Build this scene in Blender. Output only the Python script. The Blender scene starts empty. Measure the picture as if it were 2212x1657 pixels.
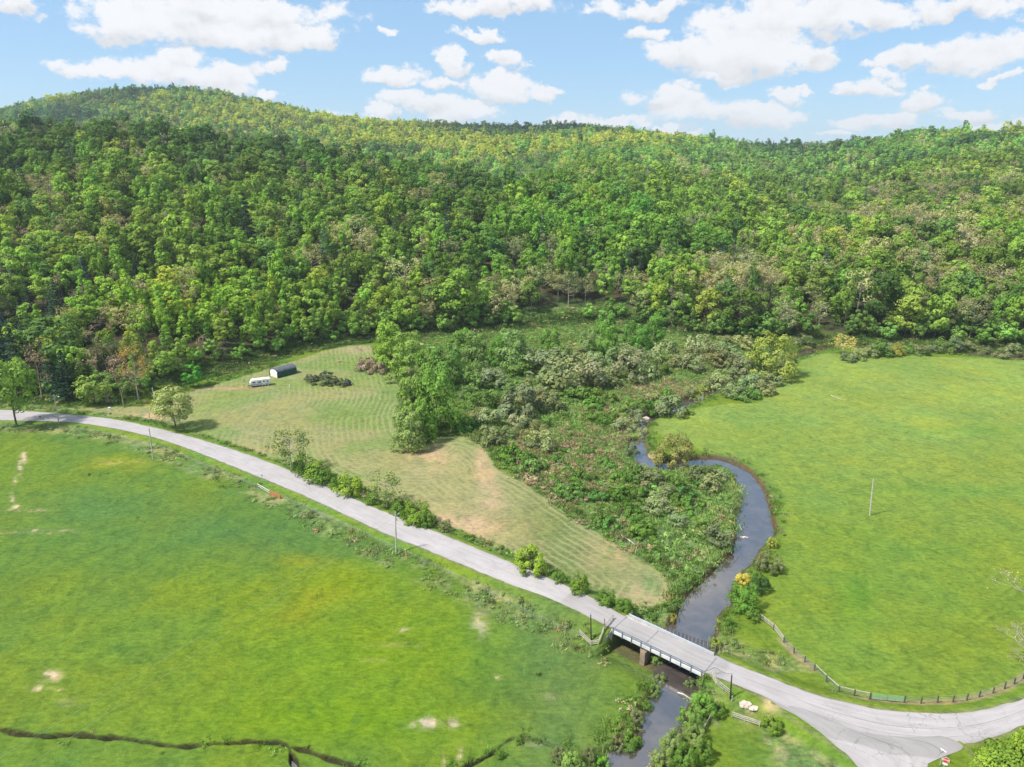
import bpy, math, random
import numpy as np
from mathutils import Vector

SC = bpy.context.scene
# ------------------------------------------------------------------ camera
CAMH, FPX, CX, CY, PITCH = 88.0, 1522.0, 1106.0, 828.5, math.radians(18.1)
cd = bpy.data.cameras.new('camera')
cd.sensor_width = 36.0
cd.lens = 36.0 * FPX / 2212.0
cd.clip_start, cd.clip_end = 1.0, 20000.0
cam = bpy.data.objects.new('camera', cd)
cam.location = (0, 0, CAMH)
cam.rotation_euler = (math.pi / 2 - PITCH, 0, 0)
SC.collection.objects.link(cam)
SC.camera = cam

# ------------------------------------------------------------------ light
SUN_DIR = Vector((-0.54, -0.20, 0.82)).normalized()      # towards the sun
SUN_EL = math.asin(SUN_DIR.z)
SUN_AZ = math.atan2(SUN_DIR.x, SUN_DIR.y)
ld = bpy.data.lights.new('sun', 'SUN')
ld.energy = 4.2
ld.angle = math.radians(5.0)
ld.color = (1.0, 0.95, 0.86)
sun = bpy.data.objects.new('sun', ld)
sun.rotation_euler = (-SUN_DIR).to_track_quat('-Z', 'Y').to_euler()
sun.location = (0, 0, 400)
SC.collection.objects.link(sun)
SC.view_settings.view_transform = 'Standard'
SC.view_settings.look = 'None'
SC.view_settings.exposure = 0.74
SC.view_settings.gamma = 1.0
SC.cycles.max_bounces = 6
SC.cycles.diffuse_bounces = 3
SC.cycles.transmission_bounces = 3
SC.cycles.transparent_max_bounces = 4
SC.cycles.volume_bounces = 0


# ------------------------------------------------------------------ node helper
class NT:
    def __init__(s, tree):
        s.t = tree

    def n(s, typ, ins=None, **props):
        nd = s.t.nodes.new(typ)
        for k, v in props.items():
            setattr(nd, k, v)
        if ins:
            for k, v in ins.items():
                sock = nd.inputs[k]
                if isinstance(v, bpy.types.NodeSocket):
                    s.t.links.new(v, sock)
                else:
                    sock.default_value = v
        return nd

    def math(s, op, a, b=None, c=None, clamp=False):
        ins = {0: a}
        if b is not None:
            ins[1] = b
        if c is not None:
            ins[2] = c
        nd = s.n('ShaderNodeMath', ins, operation=op, use_clamp=clamp)
        return nd.outputs[0]

    def mix(s, f, a, b, typ='MIX'):
        nd = s.t.nodes.new('ShaderNodeMix')
        nd.data_type = 'RGBA'
        nd.blend_type = typ
        for i, v in ((0, f), (6, a), (7, b)):
            if isinstance(v, bpy.types.NodeSocket):
                s.t.links.new(v, nd.inputs[i])
            else:
                nd.inputs[i].default_value = v
        return nd.outputs[2]

    def noise(s, vec, scale, detail=3.0, rough=0.5, dist=0.0):
        nd = s.n('ShaderNodeTexNoise', {'Scale': scale, 'Detail': detail, 'Roughness': rough, 'Distortion': dist})
        if vec is not None:
            s.t.links.new(vec, nd.inputs['Vector'])
        return nd.outputs['Fac']

    def ramp(s, v, lo, hi, a=0.0, b=1.0):
        nd = s.n('ShaderNodeMapRange', {'Value': v, 'From Min': lo, 'From Max': hi, 'To Min': a, 'To Max': b})
        return nd.outputs[0]

    def smooth(s, v, lo, hi, a=0.0, b=1.0):
        nd = s.n('ShaderNodeMapRange', {'Value': v, 'From Min': lo, 'From Max': hi, 'To Min': a, 'To Max': b}, interpolation_type='SMOOTHSTEP')
        return nd.outputs[0]

    def attr(s, name, typ='GEOMETRY', out='Fac'):
        nd = s.n('ShaderNodeAttribute', attribute_name=name, attribute_type=typ)
        return nd.outputs[out]

    def link(s, a, b):
        s.t.links.new(a, b)


def raydir(px, py):
    u = (px - CX) / FPX
    v = (CY - py) / FPX
    cp, sp = math.cos(PITCH), math.sin(PITCH)
    return np.array([u, cp + v * sp, -sp + v * cp])


# ------------------------------------------------------------------ world: Nishita sky + cumulus
W = bpy.data.worlds.new('World')
SC.world = W
W.use_nodes = True
w = NT(W.node_tree)
W.node_tree.nodes.clear()
sky = w.n('ShaderNodeTexSky', sky_type='NISHITA')
sky.sun_disc = False
sky.sun_elevation = SUN_EL
sky.sun_rotation = SUN_AZ
sky.altitude = 600.0
sky.air_density = 1.0
sky.dust_density = 0.35
sky.ozone_density = 1.6
tc = w.n('ShaderNodeTexCoord')
dirv = tc.outputs['Generated']
sep = w.n('ShaderNodeSeparateXYZ', {0: dirv})
dx, dy, dz = sep.outputs
# angular coordinates: azimuth and elevation in "plane" units of dx/dy, dz/len
hyp = w.math('SQRT', w.math('ADD', w.math('MULTIPLY', dx, dx), w.math('MULTIPLY', dy, dy)))
azim = w.math('ARCTAN2', dx, dy)
elev = w.math('ARCTAN2', dz, hyp)
ae = w.n('ShaderNodeCombineXYZ', {0: azim, 1: elev, 2: 0.0}).outputs[0]
# warp the coordinates so cloud outlines billow
wsc = w.n('ShaderNodeVectorMath', {0: ae, 1: (1.0, 1.35, 1.0)}, operation='MULTIPLY').outputs[0]
n1 = w.n('ShaderNodeTexNoise', {'Vector': wsc, 'Scale': 16.0, 'Detail': 8.0, 'Roughness': 0.62})
wv = w.n('ShaderNodeVectorMath', {0: n1.outputs['Color'], 1: (0.5, 0.5, 0.5)}, operation='SUBTRACT').outputs[0]
wv = w.n('ShaderNodeVectorMath', {0: wv, 1: (0.11, 0.060, 0.0)}, operation='MULTIPLY').outputs[0]
aew = w.n('ShaderNodeVectorMath', {0: ae, 1: wv}, operation='ADD').outputs[0]
# x, y, rx, ry (photo pixels), density
CL = [(20, 10, 50, 26, .9), (330, 38, 150, 40, 1), (450, 62, 170, 40, 1), (600, 70, 130, 34, 1), (480, 15, 240, 40, 1), (270, 60, 95, 35, 1),
      (670, 75, 65, 32, 1), (185, 150, 60, 18, .7), (300, 150, 110, 30, .85), (385, 130, 70, 26, .9), (440, 172, 110, 30, 1), (500, 162, 60, 30, 1),
      (585, 202, 28, 14, .9), (560, 130, 40, 20, .8), (845, 160, 62, 26, 1), (950, 177, 45, 16, .8), (985, 128, 36, 34, 1),
      (1040, 66, 50, 14, .9), (1075, 10, 130, 24, 1), (830, 62, 14, 8, .6), (1090, 130, 40, 26, 1), (1085, 190, 66, 34, 1), (1160, 200, 34, 16, .8),
      (880, 218, 60, 16, .9), (820, 240, 26, 20, .9), (1000, 245, 80, 24, 1), (930, 228, 70, 20, .9), (1390, 15, 110, 22, 1), (1375, 68, 36, 16, .8), (1420, 66, 30, 10, .6),
      (1490, 115, 90, 42, 1), (1600, 100, 150, 60, 1), (1640, 45, 120, 48, 1), (1770, 30, 120, 44, 1), (1870, 40, 90, 34, 1), (1700, 120, 120, 26, .9),
      (1560, 155, 80, 14, .7), (1990, 22, 60, 20, .9), (2100, 18, 110, 22, 1), (1960, 130, 60, 26, .9), (2050, 120, 90, 34, 1), (2150, 110, 110, 45, 1), (2215, 80, 60, 45, 1),
      (1890, 132, 30, 12, .7), (1850, 188, 66, 16, 1), (1910, 165, 34, 12, .8), (1490, 185, 30, 14, .8), (1450, 215, 80, 28, .8), (1500, 240, 90, 30, .7), (1640, 250, 95, 26, 1),
      (1600, 235, 50, 24, 1), (1700, 208, 36, 20, 1), (1742, 192, 14, 9, .8), (1990, 218, 60, 26, 1), (1900, 258, 80, 20, .8), (1800, 288, 60, 8, .6), (2080, 247, 60, 18, .8),
      (1290, 265, 110, 14, .9), (1440, 285, 90, 12, .9), (2190, 166, 40, 8, .8), (720, 240, 30, 6, .5), (2150, 275, 90, 12, .6)]
field = None
lowf = None
for (cx, cy, rx, ry, dn) in CL:
    d0 = raydir(cx, cy)
    a0 = math.atan2(d0[0], d0[1])
    e0 = math.atan2(d0[2], math.hypot(d0[0], d0[1]))
    d1 = raydir(cx + rx, cy)
    ra = abs(math.atan2(d1[0], d1[1]) - a0) * 1.12
    d2 = raydir(cx, cy - ry)
    re = abs(math.atan2(d2[2], math.hypot(d2[0], d2[1])) - e0) * 1.12
    v = w.n('ShaderNodeVectorMath', {0: aew, 1: (1 / ra, 1 / re, 0.0), 2: (-a0 / ra, -e0 / re, 0.0)}, operation='MULTIPLY_ADD').outputs[0]
    ln = w.n('ShaderNodeVectorMath', {0: v, 1: v}, operation='DOT_PRODUCT').outputs['Value']
    val = w.math('MULTIPLY_ADD', ln, -dn, dn)
    v2 = w.n('ShaderNodeVectorMath', {0: v, 1: (0.0, 0.42, 0.0)}, operation='ADD').outputs[0]
    ln2 = w.n('ShaderNodeVectorMath', {0: v2, 1: v2}, operation='DOT_PRODUCT').outputs['Value']
    val2 = w.math('MULTIPLY_ADD', ln2, -dn, dn)
    lowf = val2 if lowf is None else w.math('SMOOTH_MAX', lowf, val2, 0.25)
    field = val if field is None else w.math('SMOOTH_MAX', field, val, 0.25)
n2 = w.noise(wsc, 30.0, 9.0, 0.66)
cov = w.math('ADD', field, w.math('MULTIPLY_ADD', n2, 3.4, -1.75))
mask_named = w.smooth(cov, -0.28, 0.50)
# the rest of the dome: cumulus projected on a flat layer
lay = w.math('MAXIMUM', dz, 0.05)
pl = w.n('ShaderNodeCombineXYZ', {0: w.math('DIVIDE', dx, lay), 1: w.math('DIVIDE', dy, lay), 2: 3.7}).outputs[0]
n3 = w.noise(pl, 0.9, 6.0, 0.55)
gen = w.smooth(n3, 0.50, 0.60)
outside = w.smooth(elev, 0.20, 0.34)
behind = w.smooth(dy, 0.55, 0.2)
gen = w.math('MULTIPLY', gen, w.math('MAXIMUM', outside, behind))
mask = w.math('MAXIMUM', mask_named, gen)
# cloud tone: bright crowns, soft grey undersides
n4 = w.noise(wsc, 22.0, 5.0, 0.6)
tone = w.smooth(w.math('ADD', cov, w.math('MULTIPLY_ADD', n4, 2.4, -1.2)), 0.7, 1.9, 1.0, 0.90)
und = w.math('ADD', w.math('SUBTRACT', lowf, field), w.math('MULTIPLY_ADD', n4, 1.2, -0.6))
unamed = w.smooth(field, -0.5, 0.0)
tone = w.math('MULTIPLY', tone, w.math('SUBTRACT', 1.0, w.math('MULTIPLY', unamed, w.smooth(und, -0.15, 0.65, 0.0, 0.20))))
ccol = w.mix(tone, (0.0, 0.0, 0.0, 1), (1.0, 1.0, 1.02, 1))
cem = w.n('ShaderNodeVectorMath', {0: ccol, 3: 0.585}, operation='SCALE')
w.link(ccol, cem.inputs[0])
skyc = w.n('ShaderNodeVectorMath', {0: sky.outputs[0], 1: (0.082, 0.090, 0.096)}, operation='MULTIPLY').outputs[0]
# a bluer, slightly deeper cast towards the top like the photograph, from the air itself
skyc = w.mix(0.6, skyc, (0.215, 0.370, 0.550, 1))
fin = w.mix(w.math('MULTIPLY', mask, 0.97), skyc, cem.outputs[0])
bg = w.n('ShaderNodeBackground', {'Color': fin, 'Strength': 1.0})
wo = w.n('ShaderNodeOutputWorld', {'Surface': bg.outputs[0]})
W.cycles.sampling_method = 'MANUAL'
W.cycles.sample_map_resolution = 512

# ------------------------------------------------------------------ numeric helpers
RNG = np.random.default_rng(7)
_T = RNG.random((8, 256, 256))


def vnoise(x, y, scale, seed=0):
    t = _T[seed % 8]
    x = np.asarray(x, float) / scale + 17.3 * seed
    y = np.asarray(y, float) / scale + 9.1 * seed
    xi = np.floor(x).astype(int)
    yi = np.floor(y).astype(int)
    fx = x - xi
    fy = y - yi
    fx = fx * fx * (3 - 2 * fx)
    fy = fy * fy * (3 - 2 * fy)
    a = t[xi & 255, yi & 255]
    b = t[(xi + 1) & 255, yi & 255]
    c = t[xi & 255, (yi + 1) & 255]
    d = t[(xi + 1) & 255, (yi + 1) & 255]
    return a * (1 - fx) * (1 - fy) + b * fx * (1 - fy) + c * (1 - fx) * fy + d * fx * fy


def fbm(x, y, scale, seed=0, o=3):
    r, a, s = 0, 1.0, 0.0
    for i in range(o):
        r = r + a * vnoise(x, y, scale / 2 ** i, seed + i)
        s += a
        a *= 0.5
    return r / s


def sstep(lo, hi, v):
    t = np.clip((v - lo) / (hi - lo), 0, 1)
    return t * t * (3 - 2 * t)


def unproj(px, py, z=0.0):
    d = raydir(px, py)
    k = (z - CAMH) / d[2]
    return np.array([d[0] * k, d[1] * k])


def P(pts, z=0.0):
    return np.array([unproj(p[0], p[1], p[2] if len(p) > 2 else z) for p in pts])


def polydist(X, Y, pts, closed=False, vals=None):
    """distance to a polyline (and interpolated value at the nearest point)"""
    pts = np.asarray(pts)
    n = len(pts)
    best = np.full(X.shape, 1e9)
    bv = np.zeros(X.shape)
    for i in range(n if closed else n - 1):
        a = pts[i]
        b = pts[(i + 1) % n]
        ab = b - a
        L = max(ab @ ab, 1e-9)
        t = np.clip(((X - a[0]) * ab[0] + (Y - a[1]) * ab[1]) / L, 0, 1)
        d = np.hypot(X - a[0] - t * ab[0], Y - a[1] - t * ab[1])
        m = d < best
        best = np.where(m, d, best)
        if vals is not None:
            bv = np.where(m, vals[i] + t * (vals[(i + 1) % n] - vals[i]), bv)
    return (best, bv) if vals is not None else best


def inside(X, Y, poly):
    poly = np.asarray(poly)
    c = np.zeros(X.shape, bool)
    n = len(poly)
    for i in range(n):
        x0, y0 = poly[i]
        x1, y1 = poly[(i + 1) % n]
        if y0 == y1:
            continue
        m = ((y0 > Y) != (y1 > Y)) & (X < (x1 - x0) * (Y - y0) / (y1 - y0) + x0)
        c ^= m
    return c


def sdist(X, Y, poly):
    d = polydist(X, Y, poly, True)
    return np.where(inside(X, Y, poly), -d, d)


def smoothline(p, n=6):
    """Catmull-Rom through the points"""
    p = np.asarray(p, float)
    q = np.vstack([2 * p[0] - p[1], p, 2 * p[-1] - p[-2]])
    out = []
    for i in range(1, len(q) - 2):
        for k in range(n):
            t = k / n
            out.append(0.5 * ((2 * q[i]) + (-q[i - 1] + q[i + 1]) * t + (2 * q[i - 1] - 5 * q[i] + 4 * q[i + 1] - q[i + 2]) * t * t
                              + (-q[i - 1] + 3 * q[i] - 3 * q[i + 1] + q[i + 2]) * t ** 3))
    out.append(q[-2])
    return np.array(out)


def resample(p, n):
    p = np.asarray(p, float)
    s = np.concatenate([[0], np.cumsum(np.linalg.norm(np.diff(p, axis=0), axis=1))])
    t = np.linspace(0, s[-1], n)
    return np.stack([np.interp(t, s, p[:, k]) for k in range(p.shape[1])], 1)


# ------------------------------------------------------------------ layout traced from the photograph
WATER_Z = -1.0


def road_z(px):
    return float(np.interp(px, [-300, 0, 700, 1100, 1300, 1560, 1760, 2212], [.35, .35, .5, 1.1, 2.2, 2.2, 1.4, 1.1]))


RU = [(-420, 872), (-150, 882), (0, 885), (67, 889), (133, 894), (200, 900), (253, 907), (317, 920), (367, 932), (417, 945), (467, 960), (533, 981), (600, 1006), (667, 1034),
      (737, 1065), (787, 1088), (837, 1108), (937, 1147), (1037, 1188), (1137, 1229.5), (1237, 1271), (1304, 1305), (1357, 1336), (1450, 1374), (1548, 1416),
      (1608, 1444.5), (1675, 1468), (1741, 1494.5), (1808, 1513), (1875, 1528), (1941, 1537), (2008, 1541), (2075, 1540), (2141, 1529.5), (2185, 1518), (2230, 1500), (2300, 1462), (2380, 1405), (2500, 1325), (2680, 1220)]
RL = [(-420, 893), (-150, 904), (0, 908), (60, 909), (133, 911), (187, 916), (250, 926), (300, 937), (350, 950), (400, 967), (467, 993), (533, 1020), (600, 1047), (667, 1075),
      (737, 1108), (837, 1154.5), (937, 1194.5), (1037, 1236), (1137, 1276), (1204, 1303), (1260, 1328), (1326, 1358), (1425, 1405), (1522, 1452), (1581, 1476), (1641, 1501),
      (1700, 1528), (1760, 1553), (1860, 1588), (1950, 1606), (2040, 1612), (2110, 1604), (2180, 1580), (2260, 1540), (2340, 1490), (2420, 1430), (2550, 1345), (2740, 1235)]
ru = smoothline(np.array([list(unproj(x, y, road_z(x))) + [road_z(x)] for x, y in RU]), 5)
rl = smoothline(np.array([list(unproj(x, y, road_z(x))) + [road_z(x)] for x, y in RL]), 5)
NR = 700
ruS, rlS = resample(ru, NR * 3), resample(rl, NR * 3)
# centreline: pair each point of the upper edge with the nearest of the lower edge
ruR = resample(ru, NR)
idx = np.array([np.argmin(np.hypot(rlS[:, 0] - p[0], rlS[:, 1] - p[1])) for p in ruR])
idx = np.maximum.accumulate(idx)
rlR = rlS[idx]
k = np.ones(9) / 9
for c in range(3):
    rlR[4:-4, c] = np.convolve(rlR[:, c], k, 'valid')
    ruR[4:-4, c] = np.convolve(ruR[:, c], k, 'valid')
road_c = (ruR + rlR) / 2
road_w = np.linalg.norm((ruR - rlR)[:, :2], axis=1) / 2
print('ROAD half widths', road_w[::70].round(1))
# bridge axis
S0, S1 = unproj(1326, 1358, 2.2), unproj(1522, 1453, 2.2)
N0, N1 = unproj(1354, 1336, 2.2), unproj(1545, 1414, 2.2)
bdir = (S1 - S0) / np.linalg.norm(S1 - S0)
bnor = np.array([-bdir[1], bdir[0]])
BLN = float(np.linalg.norm(S1 - S0))
print('BRIDGE len', np.linalg.norm(S1 - S0), 'width', (N0 - S0) @ bnor)
SJL = [(1641, 1499), (1691, 1529.5), (1728, 1551), (1758, 1571), (1791, 1598), (1815, 1618), (1838, 1638), (1855, 1657), (1890, 1700), (1960, 1800), (2040, 1950)]
SJR = [(1690, 1502), (1780, 1536), (1870, 1566), (1960, 1584), (2045, 1592), (2082, 1614), (2041, 1633), (2014, 1643), (2003, 1660), (2020, 1710), (2090, 1810), (2200, 1960)]
def _side(L):
    return resample(smoothline(np.array([list(unproj(x, y, z)) + [z] for x, y in L for z in [max(1.2, road_z(min(x, 1900)))]]), 5), 160)


sjl, sjr = _side(SJL), _side(SJR)
side_c = (sjl + sjr) / 2
side_w = np.linalg.norm((sjl - sjr)[:, :2], axis=1) / 2

RIVL = [(1240, 1900), (1270, 1760), (1305, 1660), (1340, 1604), (1366, 1596), (1381, 1571), (1391, 1538), (1404, 1511), (1424, 1478), (1432, 1440), (1440, 1400), (1447, 1351), (1464, 1328), (1475, 1302), (1495, 1278),
        (1525, 1254), (1551, 1221), (1575, 1201), (1586, 1184), (1591, 1154), (1592, 1118), (1599, 1098), (1597, 1061), (1593, 1045), (1578, 1021), (1551, 1010), (1508, 1005, -.2),
        (1475, 1010, -.2), (1424, 1012, -.1), (1387, 1007, -.1), (1366, 985), (1360, 958), (1364, 941), (1371, 925), (1377, 911), (1400, 899), (1425, 886), (1475, 867), (1530, 846),
        (1560, 832), (1610, 808), (1680, 782), (1722, 764), (1760, 754), (1870, 747), (1960, 752), (2080, 762), (2212, 770), (2400, 778)]
RIVR = [(2400, 788), (2212, 781), (2080, 769), (1960, 758), (1870, 752), (1775, 759), (1745, 769), (1700, 785), (1630, 812), (1570, 839), (1528, 862), (1480, 884), (1454, 893), (1416, 908), (1402, 921),
        (1392, 945), (1394, 968), (1404, 988), (1437, 999), (1475, 996), (1508, 991), (1551, 992), (1585, 1001), (1618, 1021), (1641, 1048), (1658, 1085), (1666, 1115), (1669, 1140), (1669, 1160), (1641, 1187),
        (1628, 1214), (1600, 1240), (1577, 1271), (1576, 1304), (1556, 1318), (1548, 1331), (1545, 1358), (1532, 1391), (1520, 1430), (1510, 1465), (1500, 1500), (1478, 1540),
        (1470, 1575), (1440, 1620), (1400, 1657), (1385, 1720), (1370, 1800), (1360, 1900)]
RIV = P(RIVL + RIVR, WATER_Z)
rivpoly = smoothline(RIV, 3)
CREEK = [(-120, 1578), (0, 1584), (40, 1593), (100, 1600), (160, 1596), (215, 1602), (280, 1606), (350, 1619), (400, 1622), (470, 1617), (540, 1612), (600, 1612), (625, 1622), (665, 1630),
         (700, 1643), (760, 1662), (850, 1682), (960, 1680), (1030, 1655), (1070, 1631), (1100, 1607), (1128, 1602), (1170, 1610), (1210, 1624), (1260, 1632), (1320, 1628)]
creek = smoothline(P(CREEK, -.8), 4)
FORK = smoothline(P([(628, 1622), (630, 1640), (640, 1665), (660, 1700)], -.8), 3)

MOW = P([(150, 884), (225, 878), (300, 878), (345, 868), (430, 840), (520, 815), (640, 778), (720, 752), (800, 745), (815, 775), (850, 800), (870, 850), (850, 905), (868, 955), (902, 970), (950, 942), (1010, 943), (1045, 965),
         (1070, 1010), (1130, 1040), (1180, 1080), (1250, 1130), (1330, 1175), (1392, 1215), (1438, 1245), (1449, 1272), (1434, 1303), (1395, 1316), (1350, 1305),
         (1290, 1275), (1240, 1250), (1180, 1222), (1080, 1178), (960, 1130), (900, 1105), (760, 1040), (640, 1000), (560, 978), (480, 950), (400, 925), (330, 905), (250, 893)], .1)
MARSH = P([(850, 735), (900, 718), (950, 705), (1106, 695), (1300, 680), (1500, 712), (1722, 735), (1690, 790), (1640, 840), (1560, 845), (1530, 850), (1410, 893), (1365, 940), (1362, 990), (1400, 1010), (1480, 1008), (1560, 1012),
           (1598, 1060), (1592, 1180), (1500, 1275), (1450, 1345), (1400, 1345), (1360, 1325), (1320, 1295), (1395, 1318), (1436, 1305), (1452, 1270), (1440, 1243), (1392, 1213), (1250, 1128), (1130, 1038), (1050, 970), (1010, 941), (950, 940), (900, 968), (868, 955), (852, 905), (870, 850), (850, 800)], 0)
RFIELD = P([(1745, 768), (1800, 762), (1870, 775), (1960, 770), (2212, 776), (2800, 800), (3300, 1657), (2600, 1600), (2300, 1470), (2212, 1490), (2100, 1520), (1960, 1528), (1880, 1515), (1800, 1492), (1745, 1447), (1690, 1390), (1648, 1340),
            (1640, 1300), (1672, 1240), (1690, 1170), (1675, 1100), (1650, 1040), (1600, 1000), (1530, 980), (1480, 960), (1410, 930), (1410, 910), (1480, 888), (1580, 872), (1640, 872), (1690, 820)], 0)

# ------------------------------------------------------------------ hills
_h = math.cos(PITCH) + 0.281 * math.sin(PITCH)


def col_t(x):
    return (x - CX) / FPX / _h


FOOT = [(-1500, 860), (-700, 862), (-200, 860), (0, 862), (150, 866), (262, 868), (300, 855), (360, 838), (430, 815), (520, 793), (640, 762), (740, 742), (810, 735), (850, 733), (900, 728), (950, 722), (1106, 712), (1200, 700), (1300, 695), (1400, 705),
        (1500, 728), (1700, 738), (1760, 741), (1900, 738), (2000, 748), (2212, 758), (2800, 760), (3600, 760)]
ft = P(FOOT, 0)
FT_T, FT_Y = ft[:, 0] / ft[:, 1], ft[:, 1]
TREEH = 17.0
HC = {-1500: [(600, 330), (900, 'd50'), (1700, 300)], -500: [(600, 300), (900, 'd70'), (1700, 290)],
      0: [(620, 267), (900, 'd75'), (1700, 246)], 67: [(625, 264), (900, 'd75'), (1700, 224)], 133: [(630, 264), (920, 'd80'), (1700, 207)], 200: [(638, 262), (930, 'd85'), (1700, 194)],
      262: [(642, 250), (950, 'd90'), (1700, 186)], 350: [(642, 262), (950, 'd85'), (1700, 183)], 430: [(640, 272), (940, 'd80'), (1700, 187)], 500: [(640, 287), (930, 'd80'), (1700, 197)], 567: [(640, 304), (900, 'd75'), (1700, 207)],
      667: [(630, 318), (880, 'd70'), (1250, 300), (1700, 230)], 737: [(620, 328), (850, 'd70'), (1250, 295), (1700, 247)], 870: [(610, 347), (820, 'd60'), (1200, 312), (1700, 260)],
      970: [(600, 360), (800, 'd50'), (1200, 322), (1700, 267)], 1137: [(560, 388), (760, 'd20'), (1100, 335), (1700, 269)], 1250: [(530, 415), (700, 390), (1050, 325), (1350, 290), (1700, 266)],
      1370: [(510, 440), (700, 405), (950, 350), (1250, 300), (1600, 277)],
      1474: [(500, 470), (700, 415), (900, 370), (1200, 320), (1500, 293)], 1640: [(490, 490), (650, 440), (900, 380), (1200, 330), (1500, 307)],
      1750: [(490, 485), (560, 'd10'), (690, 425), (900, 385), (1150, 330), (1500, 308)], 1850: [(490, 468), (560, 'd16'), (690, 412), (850, 390), (1080, 325), (1300, 298)], 1941: [(490, 452), (560, 'd18'), (680, 405), (800, 380), (1000, 320), (1150, 283)],
      2010: [(485, 445), (555, 'd18'), (680, 400), (800, 370), (980, 305), (1120, 273)], 2100: [(480, 440), (550, 'd18'), (680, 392), (800, 360), (960, 300), (1080, 279)],
      2212: [(480, 430), (550, 'd18'), (680, 385), (800, 345), (940, 292), (1040, 277)], 2800: [(480, 430), (600, 395), (800, 350), (940, 300), (1040, 280)], 3600: [(480, 430), (600, 395), (800, 350), (940, 300), (1040, 280)]}
HYG = np.arange(100, 5001, 10.0)
cols = sorted(HC)
prof = []
for x in cols:
    t = col_t(x)
    fy = float(np.interp(t, FT_T, FT_Y))
    ys, zs = [0, fy], [0, 0]
    for (Yd, yp) in HC[x]:
        if isinstance(yp, str):
            z = zs[-1] - float(yp[1:])
        else:
            d = raydir(x, yp)
            z = CAMH + Yd * d[2] / d[1] - ((14.0 if x < 1100 else 20.0) if Yd < 820 else 18.0)
        ys.append(Yd)
        zs.append(z)
    ys += [ys[-1] + 700, 6000]
    zs += [zs[-1] - 110, zs[-1] - 140]
    p = np.interp(HYG, ys, zs)
    ker = np.exp(-0.5 * (np.arange(-8, 9) / 3.0) ** 2)
    ker /= ker.sum()
    pe = np.pad(p, 8, mode='edge')
    prof.append(np.convolve(pe, ker, 'valid'))
prof = np.array(prof)
HT = np.linspace(-2.4, 2.4, 961)
ct = np.array([col_t(x) for x in cols])
HTAB = np.stack([np.interp(HT, ct, prof[:, j]) for j in range(len(HYG))], 1)
ker = np.exp(-0.5 * (np.arange(-10, 11) / 4.0) ** 2)
ker /= ker.sum()
HTAB = np.stack([np.convolve(np.pad(HTAB[:, j], 10, mode='edge'), ker, 'valid') for j in range(len(HYG))], 1)


def foot_y(t):
    return np.interp(t, FT_T, FT_Y)


def hills(X, Y):
    t = np.clip(X / np.maximum(Y, 1.0), -2.39, 2.39)
    fi = (t + 2.4) / 0.005
    fj = np.clip((Y - 100) / 10.0, 0, len(HYG) - 1.001)
    i = np.clip(fi.astype(int), 0, 959)
    j = fj.astype(int)
    a, b = fi - i, fj - j
    z = HTAB[i, j] * (1 - a) * (1 - b) + HTAB[i + 1, j] * a * (1 - b) + HTAB[i, j + 1] * (1 - a) * b + HTAB[i + 1, j + 1] * a * b
    past = sstep(0, 60, Y - foot_y(t))
    far = sstep(60, 350, Y - foot_y(t))
    gul = (fbm(X, Y, 130.0, 1) - .5) * 12 * far + (fbm(X, Y, 45.0, 3) - .5) * 5 * past
    return z * sstep(-4, 14, Y - foot_y(t)) + gul


def embank(X, Y):
    near = (Y < 460)
    out = np.zeros(X.shape)
    if not near.any():
        return out, np.full(X.shape, 99.0)
    x, y = X[near], Y[near]
    m = np.arange(0, NR, 7)
    d, i = polydist(x, y, road_c[m][:, :2], False, m.astype(float))
    h = np.interp(i, np.arange(NR), road_c[:, 2])
    wd = np.interp(i, np.arange(NR), road_w)
    s = (x - S0[0]) * bdir[0] + (y - S0[1]) * bdir[1]
    q = (x - S0[0]) * bnor[0] + (y - S0[1]) * bnor[1]
    L = np.linalg.norm(S1 - S0)
    gap = ((s > 0.0) & (s < L) & (np.abs(q) < 20)).astype(float)
    e1 = (h - 0.06) * sstep(wd + 0.6 + 1.2 + 2.0 * h, wd + 0.5, d) * (1 - gap)
    d2, i2 = polydist(x, y, side_c[:, :2], False, np.arange(160.0))
    w2 = np.interp(i2, np.arange(160), side_w)
    e2 = (np.interp(i2, np.arange(160), side_c[:, 2]) - .09) * sstep(w2 + 3.0, w2 + .3, d2) * (1 - gap)
    # islands between the roads keep the height too
    bp = lambda a_, b_: S0 + bdir * a_ + bnor * b_
    wl = unproj(1303, 1391, .2)
    cutl = inside(x, y, [bp(.1, -.62), bp(-.1, -.62), wl, wl - bnor * 9, bp(2, -12)])
    cutr = inside(x, y, [bp(L - .1, -.62), bp(L + .1, -.62), bp(L + .5, -2.2), bp(L + .3, -5), bp(L - 3, -9), bp(L - 4, -2)])
    e1 = np.where(cutl | cutr, np.minimum(e1, .0), e1)
    out[near] = np.maximum(e1, e2)
    de = np.full(X.shape, 99.0)
    de[near] = np.minimum(d - wd, d2 - w2)
    return out, de


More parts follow.
